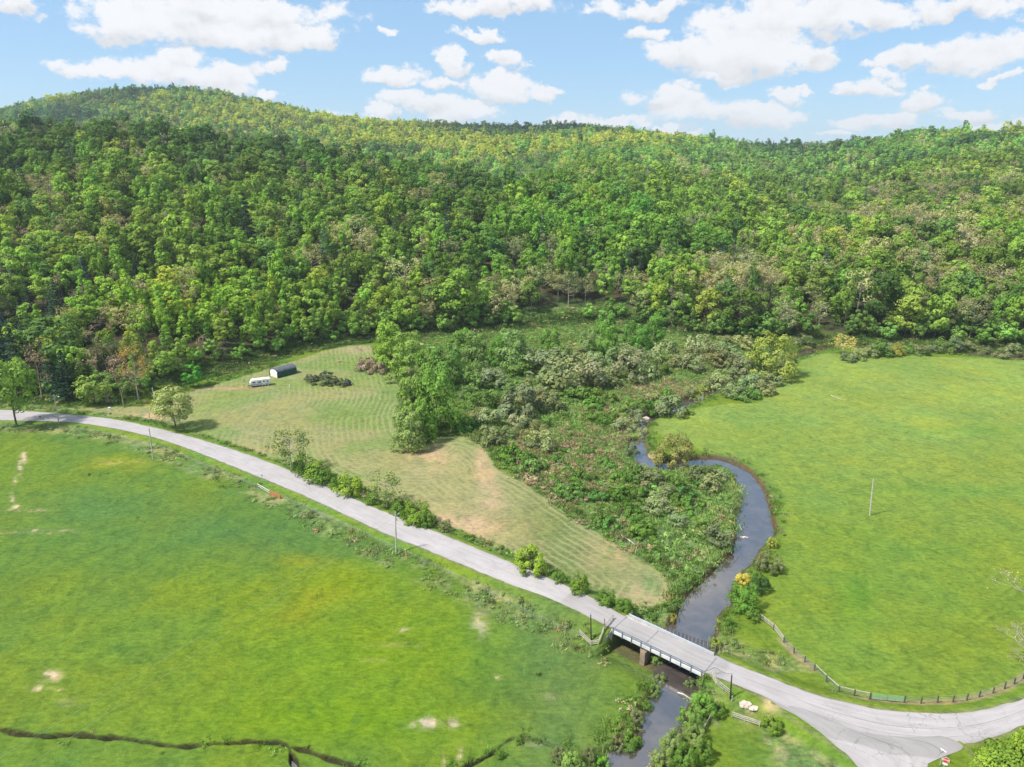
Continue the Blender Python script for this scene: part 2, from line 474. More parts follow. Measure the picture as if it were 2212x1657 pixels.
def height(X, Y, full=False):
    X = np.atleast_1d(np.asarray(X, float))
    Y = np.atleast_1d(np.asarray(Y, float))
    z = hills(X, Y)
    z = z + (fbm(X, Y, 34.0, 5) - .5) * .5 * (Y < 500)
    e, de = embank(X, Y)
    roadmask = np.clip(1 - de / 6.0, 0, 1)
    z = z * (1 - roadmask * (Y < 460)) + e
    near = (Y < 480)
    sr = np.full(X.shape, 99.0)
    sc_ = np.full(X.shape, 99.0)
    if near.any():
        x, y = X[near], Y[near]
        jit = (fbm(x, y, 5.0, 2) - .5) * 1.6
        a = sdist(x, y, rivpoly) + jit * .7
        sr[near] = a
        c = np.minimum(polydist(x, y, creek), polydist(x, y, FORK)) - 0.02 + (fbm(x, y, 2.2, 6, 2) - .5) * .9
        sc_[near] = c
        carve = sstep(1.1, -0.9, a)
        zz = z[near]
        zz = zz * (1 - carve) + (-1.75) * carve
        s_ = (x - S0[0]) * bdir[0] + (y - S0[1]) * bdir[1]
        q_ = (x - S0[0]) * bnor[0] + (y - S0[1]) * bnor[1]
        L_s = np.linalg.norm(S1 - S0)
        dep_ = sstep(0, .35, s_) * sstep(L_s, L_s - .35, s_) * sstep(-7.5, -1.5, q_) * sstep(13, 7, q_)
        zz = zz - 1.9 * dep_ * (1 - carve)
        c2 = sstep(.42, -0.05, c) * (1 - carve)
        zz = zz - 1.15 * c2
        z[near] = zz
    if full:
        return z, de, sr, sc_
    return z


def ground(px, py):
    """the ground point seen at a photo pixel"""
    z = 0.0
    for _ in range(5):
        p = unproj(px, py, z)
        z = float(height(p[0], p[1])[0])
    return Vector((p[0], p[1], z))


# ------------------------------------------------------------------ tagging / building
col = SC.collection


def tag(o, label=None, cat=None, group=None, kind=None):
    if label:
        o['label'] = label
    if cat:
        o['category'] = cat
    if group:
        o['group'] = group
    if kind:
        o['kind'] = kind
    return o


def empty(name, loc, label, cat, group=None, rz=0.0):
    o = bpy.data.objects.new(name, None)
    o.empty_display_size = 0.5
    o.location = loc
    o.rotation_euler = (0, 0, rz)
    col.objects.link(o)
    return tag(o, label, cat, group)


def npmesh(name, verts, faces, mat=None, attrs=None, smooth=False):
    """faces: (n,3) or (n,4) int array, or list of such arrays with material index"""
    me = bpy.data.meshes.new(name)
    if not isinstance(faces, list):
        faces = [(faces, 0)]
    verts = np.asarray(verts, np.float32)
    me.vertices.add(len(verts))
    me.vertices.foreach_set('co', verts.ravel())
    nl = sum(f.size for f, _ in faces)
    nf = sum(len(f) for f, _ in faces)
    me.loops.add(nl)
    me.polygons.add(nf)
    me.loops.foreach_set('vertex_index', np.concatenate([f.ravel() for f, _ in faces]).astype(np.int32))
    tot = np.concatenate([np.full(len(f), f.shape[1]) for f, _ in faces])
    me.polygons.foreach_set('loop_start', np.concatenate([[0], np.cumsum(tot)[:-1]]).astype(np.int32))
    if len(faces) > 1:
        me.polygons.foreach_set('material_index', np.concatenate([np.full(len(f), m) for f, m in faces]).astype(np.int32))
    if attrs:
        for k_, (typ, dom, data) in attrs.items():
            a = me.attributes.new(k_, typ, dom)
            a.data.foreach_set('color' if 'COLOR' in typ else ('vector' if 'VECTOR' in typ else 'value'), np.asarray(data, np.float32 if typ != 'INT' else np.int32).ravel())
    me.update(calc_edges=True)
    if smooth:
        me.shade_smooth()
    if mat is not None:
        for m in (mat if isinstance(mat, (list, tuple)) else [mat]):
            me.materials.append(m)
    return me


def link(name, me, parent=None, loc=(0, 0, 0)):
    o = bpy.data.objects.new(name, me)
    col.objects.link(o)
    o.location = loc
    if parent is not None:
        o.parent = parent
    return o


class MB:
    """collects boxes, beams and tubes given in world coordinates relative to an origin"""

    def __init__(s, org=(0, 0, 0)):
        s.o = np.array(org, float)
        s.v, s.f, s.n = [], [], 0

    def add(s, v, f):
        s.v.append(np.asarray(v, float))
        s.f += [tuple(int(i) + s.n for i in q) for q in f]
        s.n += len(v)
        return s

    def beam(s, a, b, wd, ht, up=(0, 0, 1)):
        a, b = np.array(a, float), np.array(b, float)
        d = b - a
        d /= max(np.linalg.norm(d), 1e-9)
        up = np.array(up, float)
        if abs(d @ up) > .95:
            up = np.array((0, 1.0, 0))
        r = np.cross(d, up)
        r /= np.linalg.norm(r)
        u = np.cross(r, d)
        v = [p + r * sx * wd / 2 + u * sz * ht / 2 for p in (a, b) for sx, sz in ((-1, -1), (1, -1), (1, 1), (-1, 1))]
        return s.add(v, [(0, 3, 2, 1), (4, 5, 6, 7), (0, 1, 5, 4), (1, 2, 6, 5), (2, 3, 7, 6), (3, 0, 4, 7)])

    def box(s, c, size, rz=0.0):
        c = np.array(c, float)
        ca, sa = math.cos(rz), math.sin(rz)
        v = []
        for z in (-.5, .5):
            for x, y in ((-.5, -.5), (.5, -.5), (.5, .5), (-.5, .5)):
                X, Y = x * size[0], y * size[1]
                v.append((c[0] + X * ca - Y * sa, c[1] + X * sa + Y * ca, c[2] + z * size[2]))
        return s.add(v, [(0, 3, 2, 1), (4, 5, 6, 7), (0, 1, 5, 4), (1, 2, 6, 5), (2, 3, 7, 6), (3, 0, 4, 7)])

    def tube(s, pts, rad, n=6):
        v, f = tube(pts, rad, n)
        return s.add(v, f)

    def build(s, name, mat, parent=None, bevel=0.0):
        v = np.vstack(s.v) - s.o
        me = bpy.data.meshes.new(name)
        me.from_pydata(v.tolist(), [], s.f)
        me.materials.append(mat)
        o = bpy.data.objects.new(name, me)
        col.objects.link(o)
        if parent is not None:
            o.parent = parent
        if bevel:
            b = o.modifiers.new('bevel', 'BEVEL')
            b.width = bevel
            b.segments = 2
            b.limit_method = 'ANGLE'
        return o


def tube(pts, rad, n=6):
    pts = np.asarray(pts, float)
    rad = np.broadcast_to(np.asarray(rad, float), (len(pts),))
    v, f = [], []
    d = np.gradient(pts, axis=0)
    d /= np.maximum(np.linalg.norm(d, axis=1, keepdims=True), 1e-9)
    ref = np.array((0.31, 0.95, 0.05))
    for i, p in enumerate(pts):
        r = np.cross(d[i], ref)
        r /= max(np.linalg.norm(r), 1e-6)
        u = np.cross(r, d[i])
        for k_ in range(n):
            a = 2 * math.pi * k_ / n
            v.append(p + (r * math.cos(a) + u * math.sin(a)) * rad[i])
    for i in range(len(pts) - 1):
        for k_ in range(n):
            a, b = i * n + k_, i * n + (k_ + 1) % n
            f.append((a, b, b + n, a + n))
    f.append(tuple(range(n - 1, -1, -1)))
    f.append(tuple(range((len(pts) - 1) * n, len(pts) * n)))
    return v, f


# ------------------------------------------------------------------ materials
def material(name):
    m = bpy.data.materials.new(name)
    m.use_nodes = True
    m.node_tree.nodes.clear()
    return m, NT(m.node_tree)


def finish(nt, bsdf):
    nt.n('ShaderNodeOutputMaterial', {'Surface': bsdf})


def simple(name, c, rough=0.7, metal=0.0, var=0.25, scale=2.0, bump=0.0, spec=0.3):
    m, nt = material(name)
    g = nt.n('ShaderNodeTexCoord').outputs['Object']
    nz = nt.noise(g, scale, 5.0, 0.6)
    f = nt.ramp(nz, 0.3, 0.7, 1 - var, 1 + var)
    cc = nt.n('ShaderNodeVectorMath', {0: c[:3], 3: f}, operation='SCALE').outputs[0]
    ins = {'Base Color': cc, 'Roughness': rough, 'Metallic': metal, 'Specular IOR Level': spec}
    b = nt.n('ShaderNodeBsdfPrincipled', ins)
    if bump:
        bp = nt.n('ShaderNodeBump', {'Height': nz, 'Strength': bump, 'Distance': 0.05})
        nt.link(bp.outputs[0], b.inputs['Normal'])
    finish(nt, b.outputs[0])
    return m


def ground_mat():
    m, nt = material('ground')
    pos = nt.n('ShaderNodeNewGeometry').outputs['Position']
    alb = nt.attr('albedo', out='Color')
    mow = nt.attr('mow')
    sw = nt.attr('swath')
    rough_ = nt.attr('rough')
    # fine grain: grass clumps at several sizes
    st = nt.n('ShaderNodeVectorMath', {0: pos, 1: (0.55, 1.0, 1.0)}, operation='MULTIPLY').outputs[0]
    g1 = nt.noise(st, 1.3, 6.0, 0.72)
    g2 = nt.noise(pos, 0.28, 5.0, 0.6, 0.6)
    g3 = nt.noise(pos, 0.05, 4.0, 0.55)
    amp = nt.math('MULTIPLY_ADD', rough_, 0.8, 1.0)
    f1 = nt.math('MULTIPLY', nt.math('SUBTRACT', g1, 0.5), nt.math('MULTIPLY', amp, 1.4))
    f2 = nt.math('MULTIPLY', nt.math('SUBTRACT', g2, 0.5), nt.math('MULTIPLY', amp, 0.8))
    f = nt.math('ADD', nt.math('ADD', 1.0, f1), f2)
    f = nt.math('MAXIMUM', f, 0.25)
    c = nt.n('ShaderNodeVectorMath', {0: alb, 3: f}, operation='SCALE').outputs[0]
    # yellow/blue hue drift of the sward
    hue = nt.ramp(nt.math('ADD', nt.math('MULTIPLY', g3, 0.6), nt.math('MULTIPLY', g2, 0.4)), 0.38, 0.62, 0.0, 1.0)
    tint = nt.mix(hue, (0.86, 1.0, 1.15, 1), (1.14, 1.02, 0.80, 1))
    tinted = nt.mix(1.0, c, tint, 'MULTIPLY')
    c = nt.mix(nt.math('MULTIPLY_ADD', mow, -0.5, 0.85), c, tinted)
    # swaths left by the mower
    wob = nt.math('MULTIPLY', nt.math('SUBTRACT', nt.noise(pos, 0.15, 3.0, 0.5), 0.5), 2.2)
    ph = nt.math('MULTIPLY', nt.math('ADD', sw, wob), 2 * math.pi / 2.0)
    s = nt.math('SINE', ph)
    s = nt.smooth(nt.math('ADD', s, nt.math('MULTIPLY', nt.math('SUBTRACT', g1, .5), 2.2)), -0.2, 1.0)
    patch = nt.smooth(nt.noise(pos, 0.035, 3.0, 0.5), 0.36, 0.56)
    sf = nt.math('MULTIPLY', nt.math('MULTIPLY', s, mow), nt.math('MULTIPLY_ADD', patch, 0.55, 0.12))
    c = nt.mix(sf, c, (0.27, 0.255, 0.13, 1))
    # dry flecks
    fl = nt.smooth(nt.noise(pos, 3.1, 2.0, 0.5), 0.66, 0.72)
    c = nt.mix(nt.math('MULTIPLY', fl, 0.25), c, (0.26, 0.25, 0.10, 1))
    b = nt.n('ShaderNodeBsdfPrincipled', {'Base Color': c, 'Roughness': 1.0, 'Specular IOR Level': 0.05})
    bp = nt.n('ShaderNodeBump', {'Height': nt.math('ADD', g1, nt.math('MULTIPLY', g2, 1.5)), 'Strength': 0.9, 'Distance': 0.35})
    nt.link(bp.outputs[0], b.inputs['Normal'])
    finish(nt, b.outputs[0])
    return m


def road_mat():
    m, nt = material('asphalt')
    pos = nt.n('ShaderNodeNewGeometry').outputs['Position']
    u = nt.attr('across')
    s = nt.attr('along')
    dark = nt.attr('dark')
    uv = nt.n('ShaderNodeCombineXYZ', {0: nt.math('MULTIPLY', s, 0.07), 1: nt.math('MULTIPLY', u, 1.6), 2: 0.0}).outputs[0]
    streak = nt.noise(uv, 2.4, 5.0, 0.6)
    big = nt.noise(pos, 0.12, 4.0, 0.6)
    fine = nt.noise(pos, 6.0, 4.0, 0.8)
    f = nt.math('ADD', nt.ramp(streak, 0.25, 0.75, -0.16, 0.14), nt.ramp(big, 0.3, 0.7, -0.07, 0.07))
    f = nt.math('ADD', f, nt.ramp(fine, 0.2, 0.8, -0.10, 0.10))
    f = nt.math('ADD', f, 1.0)
    # cracks: warped voronoi edges, and the long seam in the middle
    wp = nt.n('ShaderNodeTexNoise', {'Vector': pos, 'Scale': 0.9, 'Detail': 3.0})
    wpos = nt.n('ShaderNodeVectorMath', {0: wp.outputs['Color'], 1: (2.2, 2.2, 0.0), 2: pos}, operation='MULTIPLY_ADD').outputs[0]
    vo = nt.n('ShaderNodeTexVoronoi', {'Vector': wpos, 'Scale': 0.42}, feature='DISTANCE_TO_EDGE')
    crack = nt.smooth(vo.outputs['Distance'], 0.035, 0.0)
    cm = nt.smooth(nt.noise(pos, 0.09, 2.0, 0.5), 0.44, 0.60)
    crack = nt.math('MULTIPLY', crack, cm)
    seam_u = nt.math('ADD', u, nt.math('MULTIPLY', nt.math('SUBTRACT', nt.noise(uv, 1.1, 3.0), 0.5), 0.22))
    seam = nt.smooth(nt.math('ABSOLUTE', seam_u), 0.035, 0.0)
    seam = nt.math('MULTIPLY', seam, nt.smooth(nt.noise(uv, 1.7, 2.0), 0.40, 0.55))
    seam2 = nt.smooth(nt.math('ABSOLUTE', nt.math('SUBTRACT', seam_u, 0.52)), 0.03, 0.0)
    seam2 = nt.math('MULTIPLY', seam2, nt.smooth(nt.noise(uv, 0.9, 2.0), 0.5, 0.6))
    cr = nt.math('MAXIMUM', crack, nt.math('MAXIMUM', seam, seam2))
    cr = nt.math('MULTIPLY', cr, nt.attr('crack'))
    edge = nt.smooth(nt.math('ABSOLUTE', u), 0.86, 1.0)
    base = nt.mix(dark, (0.335, 0.315, 0.318, 1), (0.215, 0.205, 0.20, 1))
    base = nt.mix(nt.math('MULTIPLY', edge, 0.5), base, (0.24, 0.225, 0.20, 1))
    c = nt.n('ShaderNodeVectorMath', {0: base, 3: f}, operation='SCALE').outputs[0]
    c = nt.mix(nt.math('MULTIPLY', cr, 0.62), c, (0.10, 0.095, 0.09, 1))
    b = nt.n('ShaderNodeBsdfPrincipled', {'Base Color': c, 'Roughness': 0.9, 'Specular IOR Level': 0.2})
    bp = nt.n('ShaderNodeBump', {'Height': fine, 'Strength': 0.25, 'Distance': 0.02})
    nt.link(bp.outputs[0], b.inputs['Normal'])
    finish(nt, b.outputs[0])
    return m


def water_mat():
    m, nt = material('water')
    pos = nt.n('ShaderNodeNewGeometry').outputs['Position']
    n_ = nt.noise(pos, 1.1, 5.0, 0.6, 0.4)
    n2_ = nt.noise(pos, 0.18, 3.0, 0.5, 0.4)
    sh = nt.noise(pos, 0.45, 4.0, 0.6)
    c = nt.mix(nt.smooth(sh, 0.35, 0.7), (0.055, 0.045, 0.040, 1), (0.090, 0.074, 0.066, 1))
    b = nt.n('ShaderNodeBsdfPrincipled', {'Base Color': c, 'Roughness': 0.07, 'IOR': 2.4, 'Specular IOR Level': 0.6, 'Coat Weight': 1.0, 'Coat Roughness': 0.06, 'Coat IOR': 1.5})
    hgt = nt.math('MULTIPLY', n_, nt.ramp(n2_, 0.35, 0.65, 0.25, 1.0))
    bp = nt.n('ShaderNodeBump', {'Height': hgt, 'Strength': 0.12, 'Distance': 0.05})
    nt.link(bp.outputs[0], b.inputs['Normal'])
    finish(nt, b.outputs[0])
    return m


def leaf_mat():
    m, nt = material('leaves')
    tint = nt.attr('tint', 'INSTANCER', 'Color')
    lv = nt.attr('leafvar')
    f = nt.ramp(lv, 0.0, 1.0, 0.60, 1.42)
    c = nt.n('ShaderNodeVectorMath', {0: tint, 3: f}, operation='SCALE').outputs[0]
    yel = nt.mix(1.0, c, (1.18, 1.06, 0.80, 1), 'MULTIPLY')
    c = nt.mix(nt.smooth(nt.math('FRACT', nt.math('MULTIPLY', lv, 7.3)), 0.5, 1.0), c, yel)
    d = nt.n('ShaderNodeBsdfDiffuse', {'Color': c})
    tl = nt.n('ShaderNodeBsdfTranslucent', {'Color': nt.mix(1.0, c, (1.0, 1.1, 0.45, 1), 'MULTIPLY')})
    mx = nt.n('ShaderNodeMixShader', {0: 0.30, 1: d.outputs[0], 2: tl.outputs[0]})
    finish(nt, mx.outputs[0])
    return m


M_GROUND = ground_mat()
M_ROAD = road_mat()
M_WATER = water_mat()
M_LEAF = leaf_mat()
M_BARK = simple('bark', (0.12, 0.095, 0.075), 0.9, var=0.4, scale=1.5)
M_PALEBARK = simple('pale_bark', (0.36, 0.32, 0.27), 0.9, var=0.35, scale=1.5)
M_TWIG = simple('twigs', (0.25, 0.185, 0.145), 0.9, var=0.3, scale=1.0)
M_CONC = simple('concrete', (0.36, 0.34, 0.31), 0.85, var=0.22, scale=0.8, bump=0.2)
M_CONCPALE = simple('pale_concrete', (0.55, 0.55, 0.54), 0.85, var=0.2, scale=0.7, bump=0.1)
M_CONCDARK = simple('stained_concrete', (0.25, 0.19, 0.14), 0.9, var=0.4, scale=0.9, bump=0.3)
M_GALV = simple('galvanised_steel', (0.55, 0.57, 0.60), 0.42, 0.35, var=0.12, scale=1.4)
M_BLUESTEEL = simple('blue_grey_steel', (0.16, 0.20, 0.27), 0.55, 0.3, var=0.15, scale=2.0)
M_WHITE = simple('white_paint', (0.78, 0.78, 0.76), 0.5, var=0.07, scale=0.8)
M_POLE = simple('weathered_pole_wood', (0.44, 0.41, 0.37), 0.85, var=0.2, scale=1.2)
M_POLEDARK = simple('dark_creosote_wood', (0.045, 0.035, 0.03), 0.85, var=0.3, scale=1.2)
M_WOOD = simple('grey_fence_wood', (0.42, 0.38, 0.32), 0.9, var=0.3, scale=1.6)
M_POST = simple('dark_fence_wood', (0.10, 0.085, 0.07), 0.9, var=0.3, scale=1.6)
M_WIRE = simple('fence_wire', (0.35, 0.36, 0.36), 0.6, 0.3, var=0.1)
M_GREENGATE = simple('green_gate_paint', (0.20, 0.40, 0.28), 0.5, 0.1, var=0.15)
M_GREENSHED = simple('green_shed_sheet', (0.012, 0.07, 0.055), 0.45, 0.1, var=0.15, scale=.7)
M_GREYROOF = simple('dark_shed_roof', (0.10, 0.11, 0.12), 0.5, 0.2, var=0.2, scale=.6)
M_BLACK = simple('black_rubber', (0.02, 0.02, 0.022), 0.7, var=0.2)
M_GLASSDK = simple('dark_window_glass', (0.03, 0.035, 0.05), 0.15, var=0.1, spec=0.6)
M_STRIPE = simple('blue_grey_stripe', (0.10, 0.12, 0.20), 0.5, var=0.1)
M_ORANGE = simple('orange_barrier', (0.42, 0.17, 0.08), 0.7, var=0.2)
M_YELLOW = simple('yellow_marker', (0.70, 0.48, 0.03), 0.6, var=0.1)
M_RED = simple('red_sign_face', (0.55, 0.02, 0.03), 0.45, var=0.08)
M_GREENSIGN = simple('green_sign_face', (0.03, 0.22, 0.12), 0.45, var=0.08)
M_ROCK = simple('pale_rock', (0.52, 0.44, 0.36), 0.9, var=0.3, scale=1.3, bump=0.5)
M_RUST = simple('rusty_machinery', (0.10, 0.045, 0.03), 0.8, var=0.4, scale=2)

# ------------------------------------------------------------------ ground sheet
tdense = np.linspace(-0.86, 0.86, 861)
tl_ = -0.86 - np.cumsum(np.linspace(0.003, 0.05, 50))
tcols = np.concatenate([tl_[::-1], tdense, -tl_])
yr = [22.0]
while yr[-1] < 455:
    yr.append(yr[-1] * (1.012 if yr[-1] < 72 else 1.0027))
while yr[-1] < 6000:
    yr.append(yr[-1] * 1.016)
yr = np.array(yr)
TT, YY = np.meshgrid(tcols, yr)
XX = TT * YY
X, Y = XX.ravel(), YY.ravel()
Z, DE, SR, SCK = height(X, Y, True)
near = Y < 470


def pixblob(cx, cy, rx, ry):
    """soft world-space patch round the ground seen at a photo pixel"""
    c = unproj(cx, cy)
    a = unproj(cx + rx, cy) - c
    b = unproj(cx, cy + ry) - c
    det = a[0] * b[1] - a[1] * b[0]
    ua = ((X - c[0]) * b[1] - (Y - c[1]) * b[0]) / det
    ub = (a[0] * (Y - c[1]) - a[1] * (X - c[0])) / det
    q = np.clip(ua ** 2 + ub ** 2, 0, 60)
    return np.exp(-q)


def C(*v):
    return np.array(v, float)[None, :]


nz1 = fbm(X, Y, 30, 4, 4)
nz2 = fbm(X, Y, 7, 6, 3)
nz3 = fbm(X, Y, 2.2, 1, 2)
A = np.repeat(C(.108, .166, .020), len(X), 0)          # left meadow
MOWM = np.zeros(len(X))
ROUGH = np.full(len(X), 0.15)
SW = np.zeros(len(X))


def blend(mask, colr):
    global A
    mask = np.clip(mask, 0, 1)[:, None]
    A = A * (1 - mask) + colr * mask


# left meadow: blue-green damp swathes and sulphur-yellow buttercup patches
blend(pixblob(250, 1100, 330, 70) * .8 + pixblob(600, 1160, 190, 60) * .9 + pixblob(120, 940, 200, 30) * .5, C(.070, .138, .036))
blend(sstep(.50, .62, nz1) * .55, C(.068, .138, .030))
blend((pixblob(560, 1290, 200, 70) + pixblob(760, 1250, 130, 50) + pixblob(900, 1350, 230, 120) * .8) * .7 * sstep(.25, .65, nz2 * .5 + nz1 * .5), C(.130, .185, .012))
blend((pixblob(800, 1420, 350, 150) + pixblob(700, 1560, 300, 60)) * .8, C(.112, .185, .010))
blend((pixblob(140, 930, 70, 18) + pixblob(300, 945, 60, 14) + pixblob(250, 1000, 90, 20)) * sstep(.35, .65, nz2) * .8, C(.17, .20, .02))
blend((pixblob(650, 1210, 60, 14) + pixblob(690, 1290, 60, 22) + pixblob(640, 1330, 50, 20)) * .5, C(.18, .185, .015))
blend(pixblob(1220, 1480, 130, 60) * .5 + pixblob(1080, 1500, 100, 60) * .45, C(.062, .125, .018))
# dark tussocks
blend(sstep(.74, .84, fbm(X, Y, 2.4, 2, 2)) * .35, C(.050, .11, .02))
# right field
rf = sstep(.8, -.8, sdist(X, Y, RFIELD)) if True else 0
blend(rf, C(.142, .200, .036))
blend(rf * sstep(150, 260, Y) * .6, C(.180, .240, .060))
blend(rf * sstep(.46, .62, nz1) * .4, C(.120, .190, .038))
blend(rf * (pixblob(1960, 1190, 260, 22) + pixblob(1800, 1150, 150, 14) + pixblob(2090, 1060, 200, 14) + pixblob(2100, 930, 160, 12)) * .5, C(.09, .19, .035))
blend(rf * sstep(.42, .30, nz1) * .5, C(.20, .26, .045))
# the near end of that field is a deeper green
blend(rf * sstep(190, 120, Y) * .75, C(.115, .178, .022))
blend(rf * pixblob(1850, 1290, 40, 60) * .5, C(.07, .18, .02))
# mown hayfield
sm = sdist(X, Y, MOW)
mw = sstep(.7, -.7, sm + (nz3 - .5) * 1.5)
blend(mw, C(.155, .20, .065))
blend(mw * sstep(.45, .60, nz1) * .8, C(.125, .185, .05))
blend(mw * sstep(.56, .40, fbm(X, Y, 22, 3, 3)) * .6, C(.24, .215, .105))
blend(mw * np.clip(pixblob(1180, 1130, 260, 110) * 1.3, 0, .95) * sstep(.1, .5, nz2 * .6 + nz1 * .4), C(.285, .240, .120))
tan = (pixblob(1050, 1020, 20, 40) * 1.2 + pixblob(1065, 1075, 24, 24) + pixblob(1040, 985, 12, 20) + pixblob(960, 1130, 60, 22) + pixblob(1160, 1170, 26, 10) + pixblob(1270, 1200, 22, 40) + pixblob(1385, 1285, 40, 24)
       + pixblob(930, 985, 45, 30) * .8 + pixblob(1330, 1190, 50, 30) * .8 + pixblob(1090, 1140, 60, 14) * .6 + pixblob(1030, 1150, 20, 30) + pixblob(480, 970, 110, 8) * .8 + pixblob(330, 900, 60, 8) * .9 + pixblob(640, 1005, 60, 6) * .8)
blend(mw * np.clip(tan * 1.3, 0, 1) * sstep(.25, .55, nz3 * .5 + nz2 * .5), C(.40, .27, .165))
blend(mw * (pixblob(620, 830, 260, 14) + pixblob(780, 785, 60, 20)) * .6, C(.115, .19, .035))
blend(mw * (pixblob(1405, 1265, 22, 26)) * .9, C(.11, .19, .06))
blend(pixblob(500, 838, 80, 4) * .9, C(.30, .20, .13))
MOWM = mw * np.clip(1 - pixblob(640, 800, 200, 22) * .8, 0, 1) * np.clip(1 - pixblob(500, 890, 260, 70) * .65, 0, 1)
# distance lines follow the field's right-hand boundary
MR = smoothline(P([(800, 700), (838, 800), (858, 850), (842, 905), (868, 965), (930, 980), (985, 955), (1050, 985), (1075, 1020), (1130, 1050), (1180, 1085), (1250, 1135), (1330, 1180), (1392, 1220), (1434, 1250), (1443, 1276), (1415, 1312)], 0), 5)
SW[near] = polydist(X[near], Y[near], MR)
# marsh ground: rank grass, dead brown stems
ms = sdist(X, Y, MARSH)
mm = sstep(.8, -.8, ms + (nz3 - .5) * 2)
blend(mm, C(.085, .135, .042))
blend(mm * sstep(.50, .64, nz2) * .8, C(.11, .175, .048))
blend(mm * (pixblob(1290, 855, 90, 14) + pixblob(1240, 920, 90, 20) + pixblob(1110, 860, 40, 12) + pixblob(1420, 1160, 120, 70) * .8 + pixblob(1500, 810, 90, 10) + pixblob(1480, 1240, 60, 60) + pixblob(1150, 700, 120, 12) + pixblob(1320, 705, 80, 10)), C(.15, .205, .075))
blend(mm * np.clip(pixblob(1230, 1000, 90, 40) + pixblob(1300, 960, 70, 30) + pixblob(1200, 1060, 80, 30) + pixblob(1440, 845, 70, 20) + pixblob(1330, 900, 60, 20) + pixblob(1340, 1050, 50, 24) + pixblob(1180, 960, 60, 20), 0, 1) * sstep(.40, .56, nz2), C(.20, .135, .095))
ROUGH = np.clip(ROUGH + mm * .8, 0, 1)
# verges
vg = sstep(3.4, .2, DE) * (DE > -1)
blend(vg * .75, C(.115, .20, .022))
lv_ = sstep(1.5, 3.5, DE) * sstep(11, 6, DE) * sstep(.35, .55, nz2)
lm = ((X * bnor[0] + Y * bnor[1]) < (S0 @ bnor)).astype(float)
road_side = lv_ * (mw < .3) * (rf < .3)
blend(road_side * .75, C(.12, .175, .060))
blend(road_side * sstep(.5, .62, nz3) * .7, C(.24, .23, .11))
ROUGH = np.clip(ROUGH + road_side * .7, 0, 1)
blend(sstep(.9, 0, np.abs(DE - .2)) * .55, C(.17, .16, .09))
# bank of the river
bank = sstep(1.7, .6, SR) * (SR < 2.5)
blend(bank * .9, C(.085, .055, .038))
blend(sstep(4.5, 1.2, SR) * (1 - bank) * .6, C(.075, .14, .030))
blend(sstep(.0, -.6, SR), C(.10, .075, .055))
blend(sstep(.60, .25, SCK) * .9, C(.040, .034, .020))
blend((pixblob(1595, 1060, 10, 26) + pixblob(1400, 990, 12, 14)) * (SR > -.5) * (SR < 2.2), C(.46, .34, .20))
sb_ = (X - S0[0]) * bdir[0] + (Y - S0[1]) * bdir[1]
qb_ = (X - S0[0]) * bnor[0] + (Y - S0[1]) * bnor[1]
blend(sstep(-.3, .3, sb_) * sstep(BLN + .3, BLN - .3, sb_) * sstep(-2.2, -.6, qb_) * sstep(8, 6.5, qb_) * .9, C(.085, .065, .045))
# faint tractor tracks in the two pastures
for tr_, st_ in (([(1700, 1130), (1800, 1152), (1930, 1190), (2050, 1190), (2212, 1150), (2400, 1090)], .5), ([(1880, 1060), (1990, 1050), (2100, 1020), (2260, 990)], .4), ([(1760, 1290), (1820, 1370), (1920, 1420), (2030, 1400), (2130, 1330), (2230, 1240)], .55),
                 ([(1720, 900), (1800, 1000), (1850, 1120), (1860, 1290)], .35), ([(1600, 900), (1800, 880), (2000, 890), (2250, 900)], .3), ([(1690, 1250), (1760, 1350), (1850, 1440), (1980, 1480)], .45),
                 ([(420, 1100), (560, 1180), (620, 1300), (600, 1450), (480, 1560)], .3), ([(1240, 1400), (1120, 1430), (950, 1400), (760, 1330), (560, 1340)], .3)):
    tp_ = smoothline(P(tr_, 0), 4)
    nn_ = near.copy()
    dd_ = np.full(len(X), 99.0)
    dd_[nn_] = polydist(X[nn_], Y[nn_], tp_)
    dd_ = np.abs(dd_ + (nz3 - .5) * .5)
    wt_ = (np.exp(-((dd_ - .85) / .32) ** 2) * (.4 + .6 * nz2)) * st_ * (DE > 2)
    A = A * (1 - np.clip(wt_, 0, 1)[:, None] * np.array([[.42, .30, .25]]))
# bare soil scars
nb = sstep(.42, .58, nz3 * .45 + nz2 * .55)
for (a_, b_, c_, d_, e_) in [(1300, 2170, 60, 14, 1), (1365, 2175, 20, 6, .8), (150, 2030, 30, 16, 1), (200, 2105, 30, 10, 1), (120, 2068, 30, 8, .7), (165, 2068, 20, 6, .7), (1492, 2034, 9, 9, .8), (1655, 2090, 24, 14, .6),
                           (60, 1597, 100, 4, 1), (140, 1590, 60, 3.5, .6), (72, 1368, 8, 22, .8), (60, 1400, 7, 22, .7), (45, 1450, 6, 14, .6), (35, 1495, 7, 14, .8), (50, 1520, 16, 7, .8), (75, 1530, 50, 4, .7),
                           (1205, 1890, 22, 6, .8), (1180, 1935, 50, 9, .7), (1110, 1980, 30, 7, .7), (1440, 1870, 22, 36, .55), (370, 1386, 60, 2, .3), (330, 1392, 40, 2, .25), (430, 1380, 40, 2, .25),
                           (2315, 2130, 28, 26, .7), (1650, 2235, 60, 10, .9), (1380, 2260, 8, 26, .8), (1330, 2290, 6, 20, .8)]:
    blend(pixblob(a_ * .72, b_ * .72, c_ * .72, d_ * .72) * 1.3 * e_ * (0.12 + 0.88 * sstep(.46, .56, nz3 * .7 + nz2 * .3)), C(.43, .33, .225))
blend(pixblob(765, 755, 26, 10) * .7 + pixblob(1440, 758, 30, 4) * .8, C(.30, .24, .14))
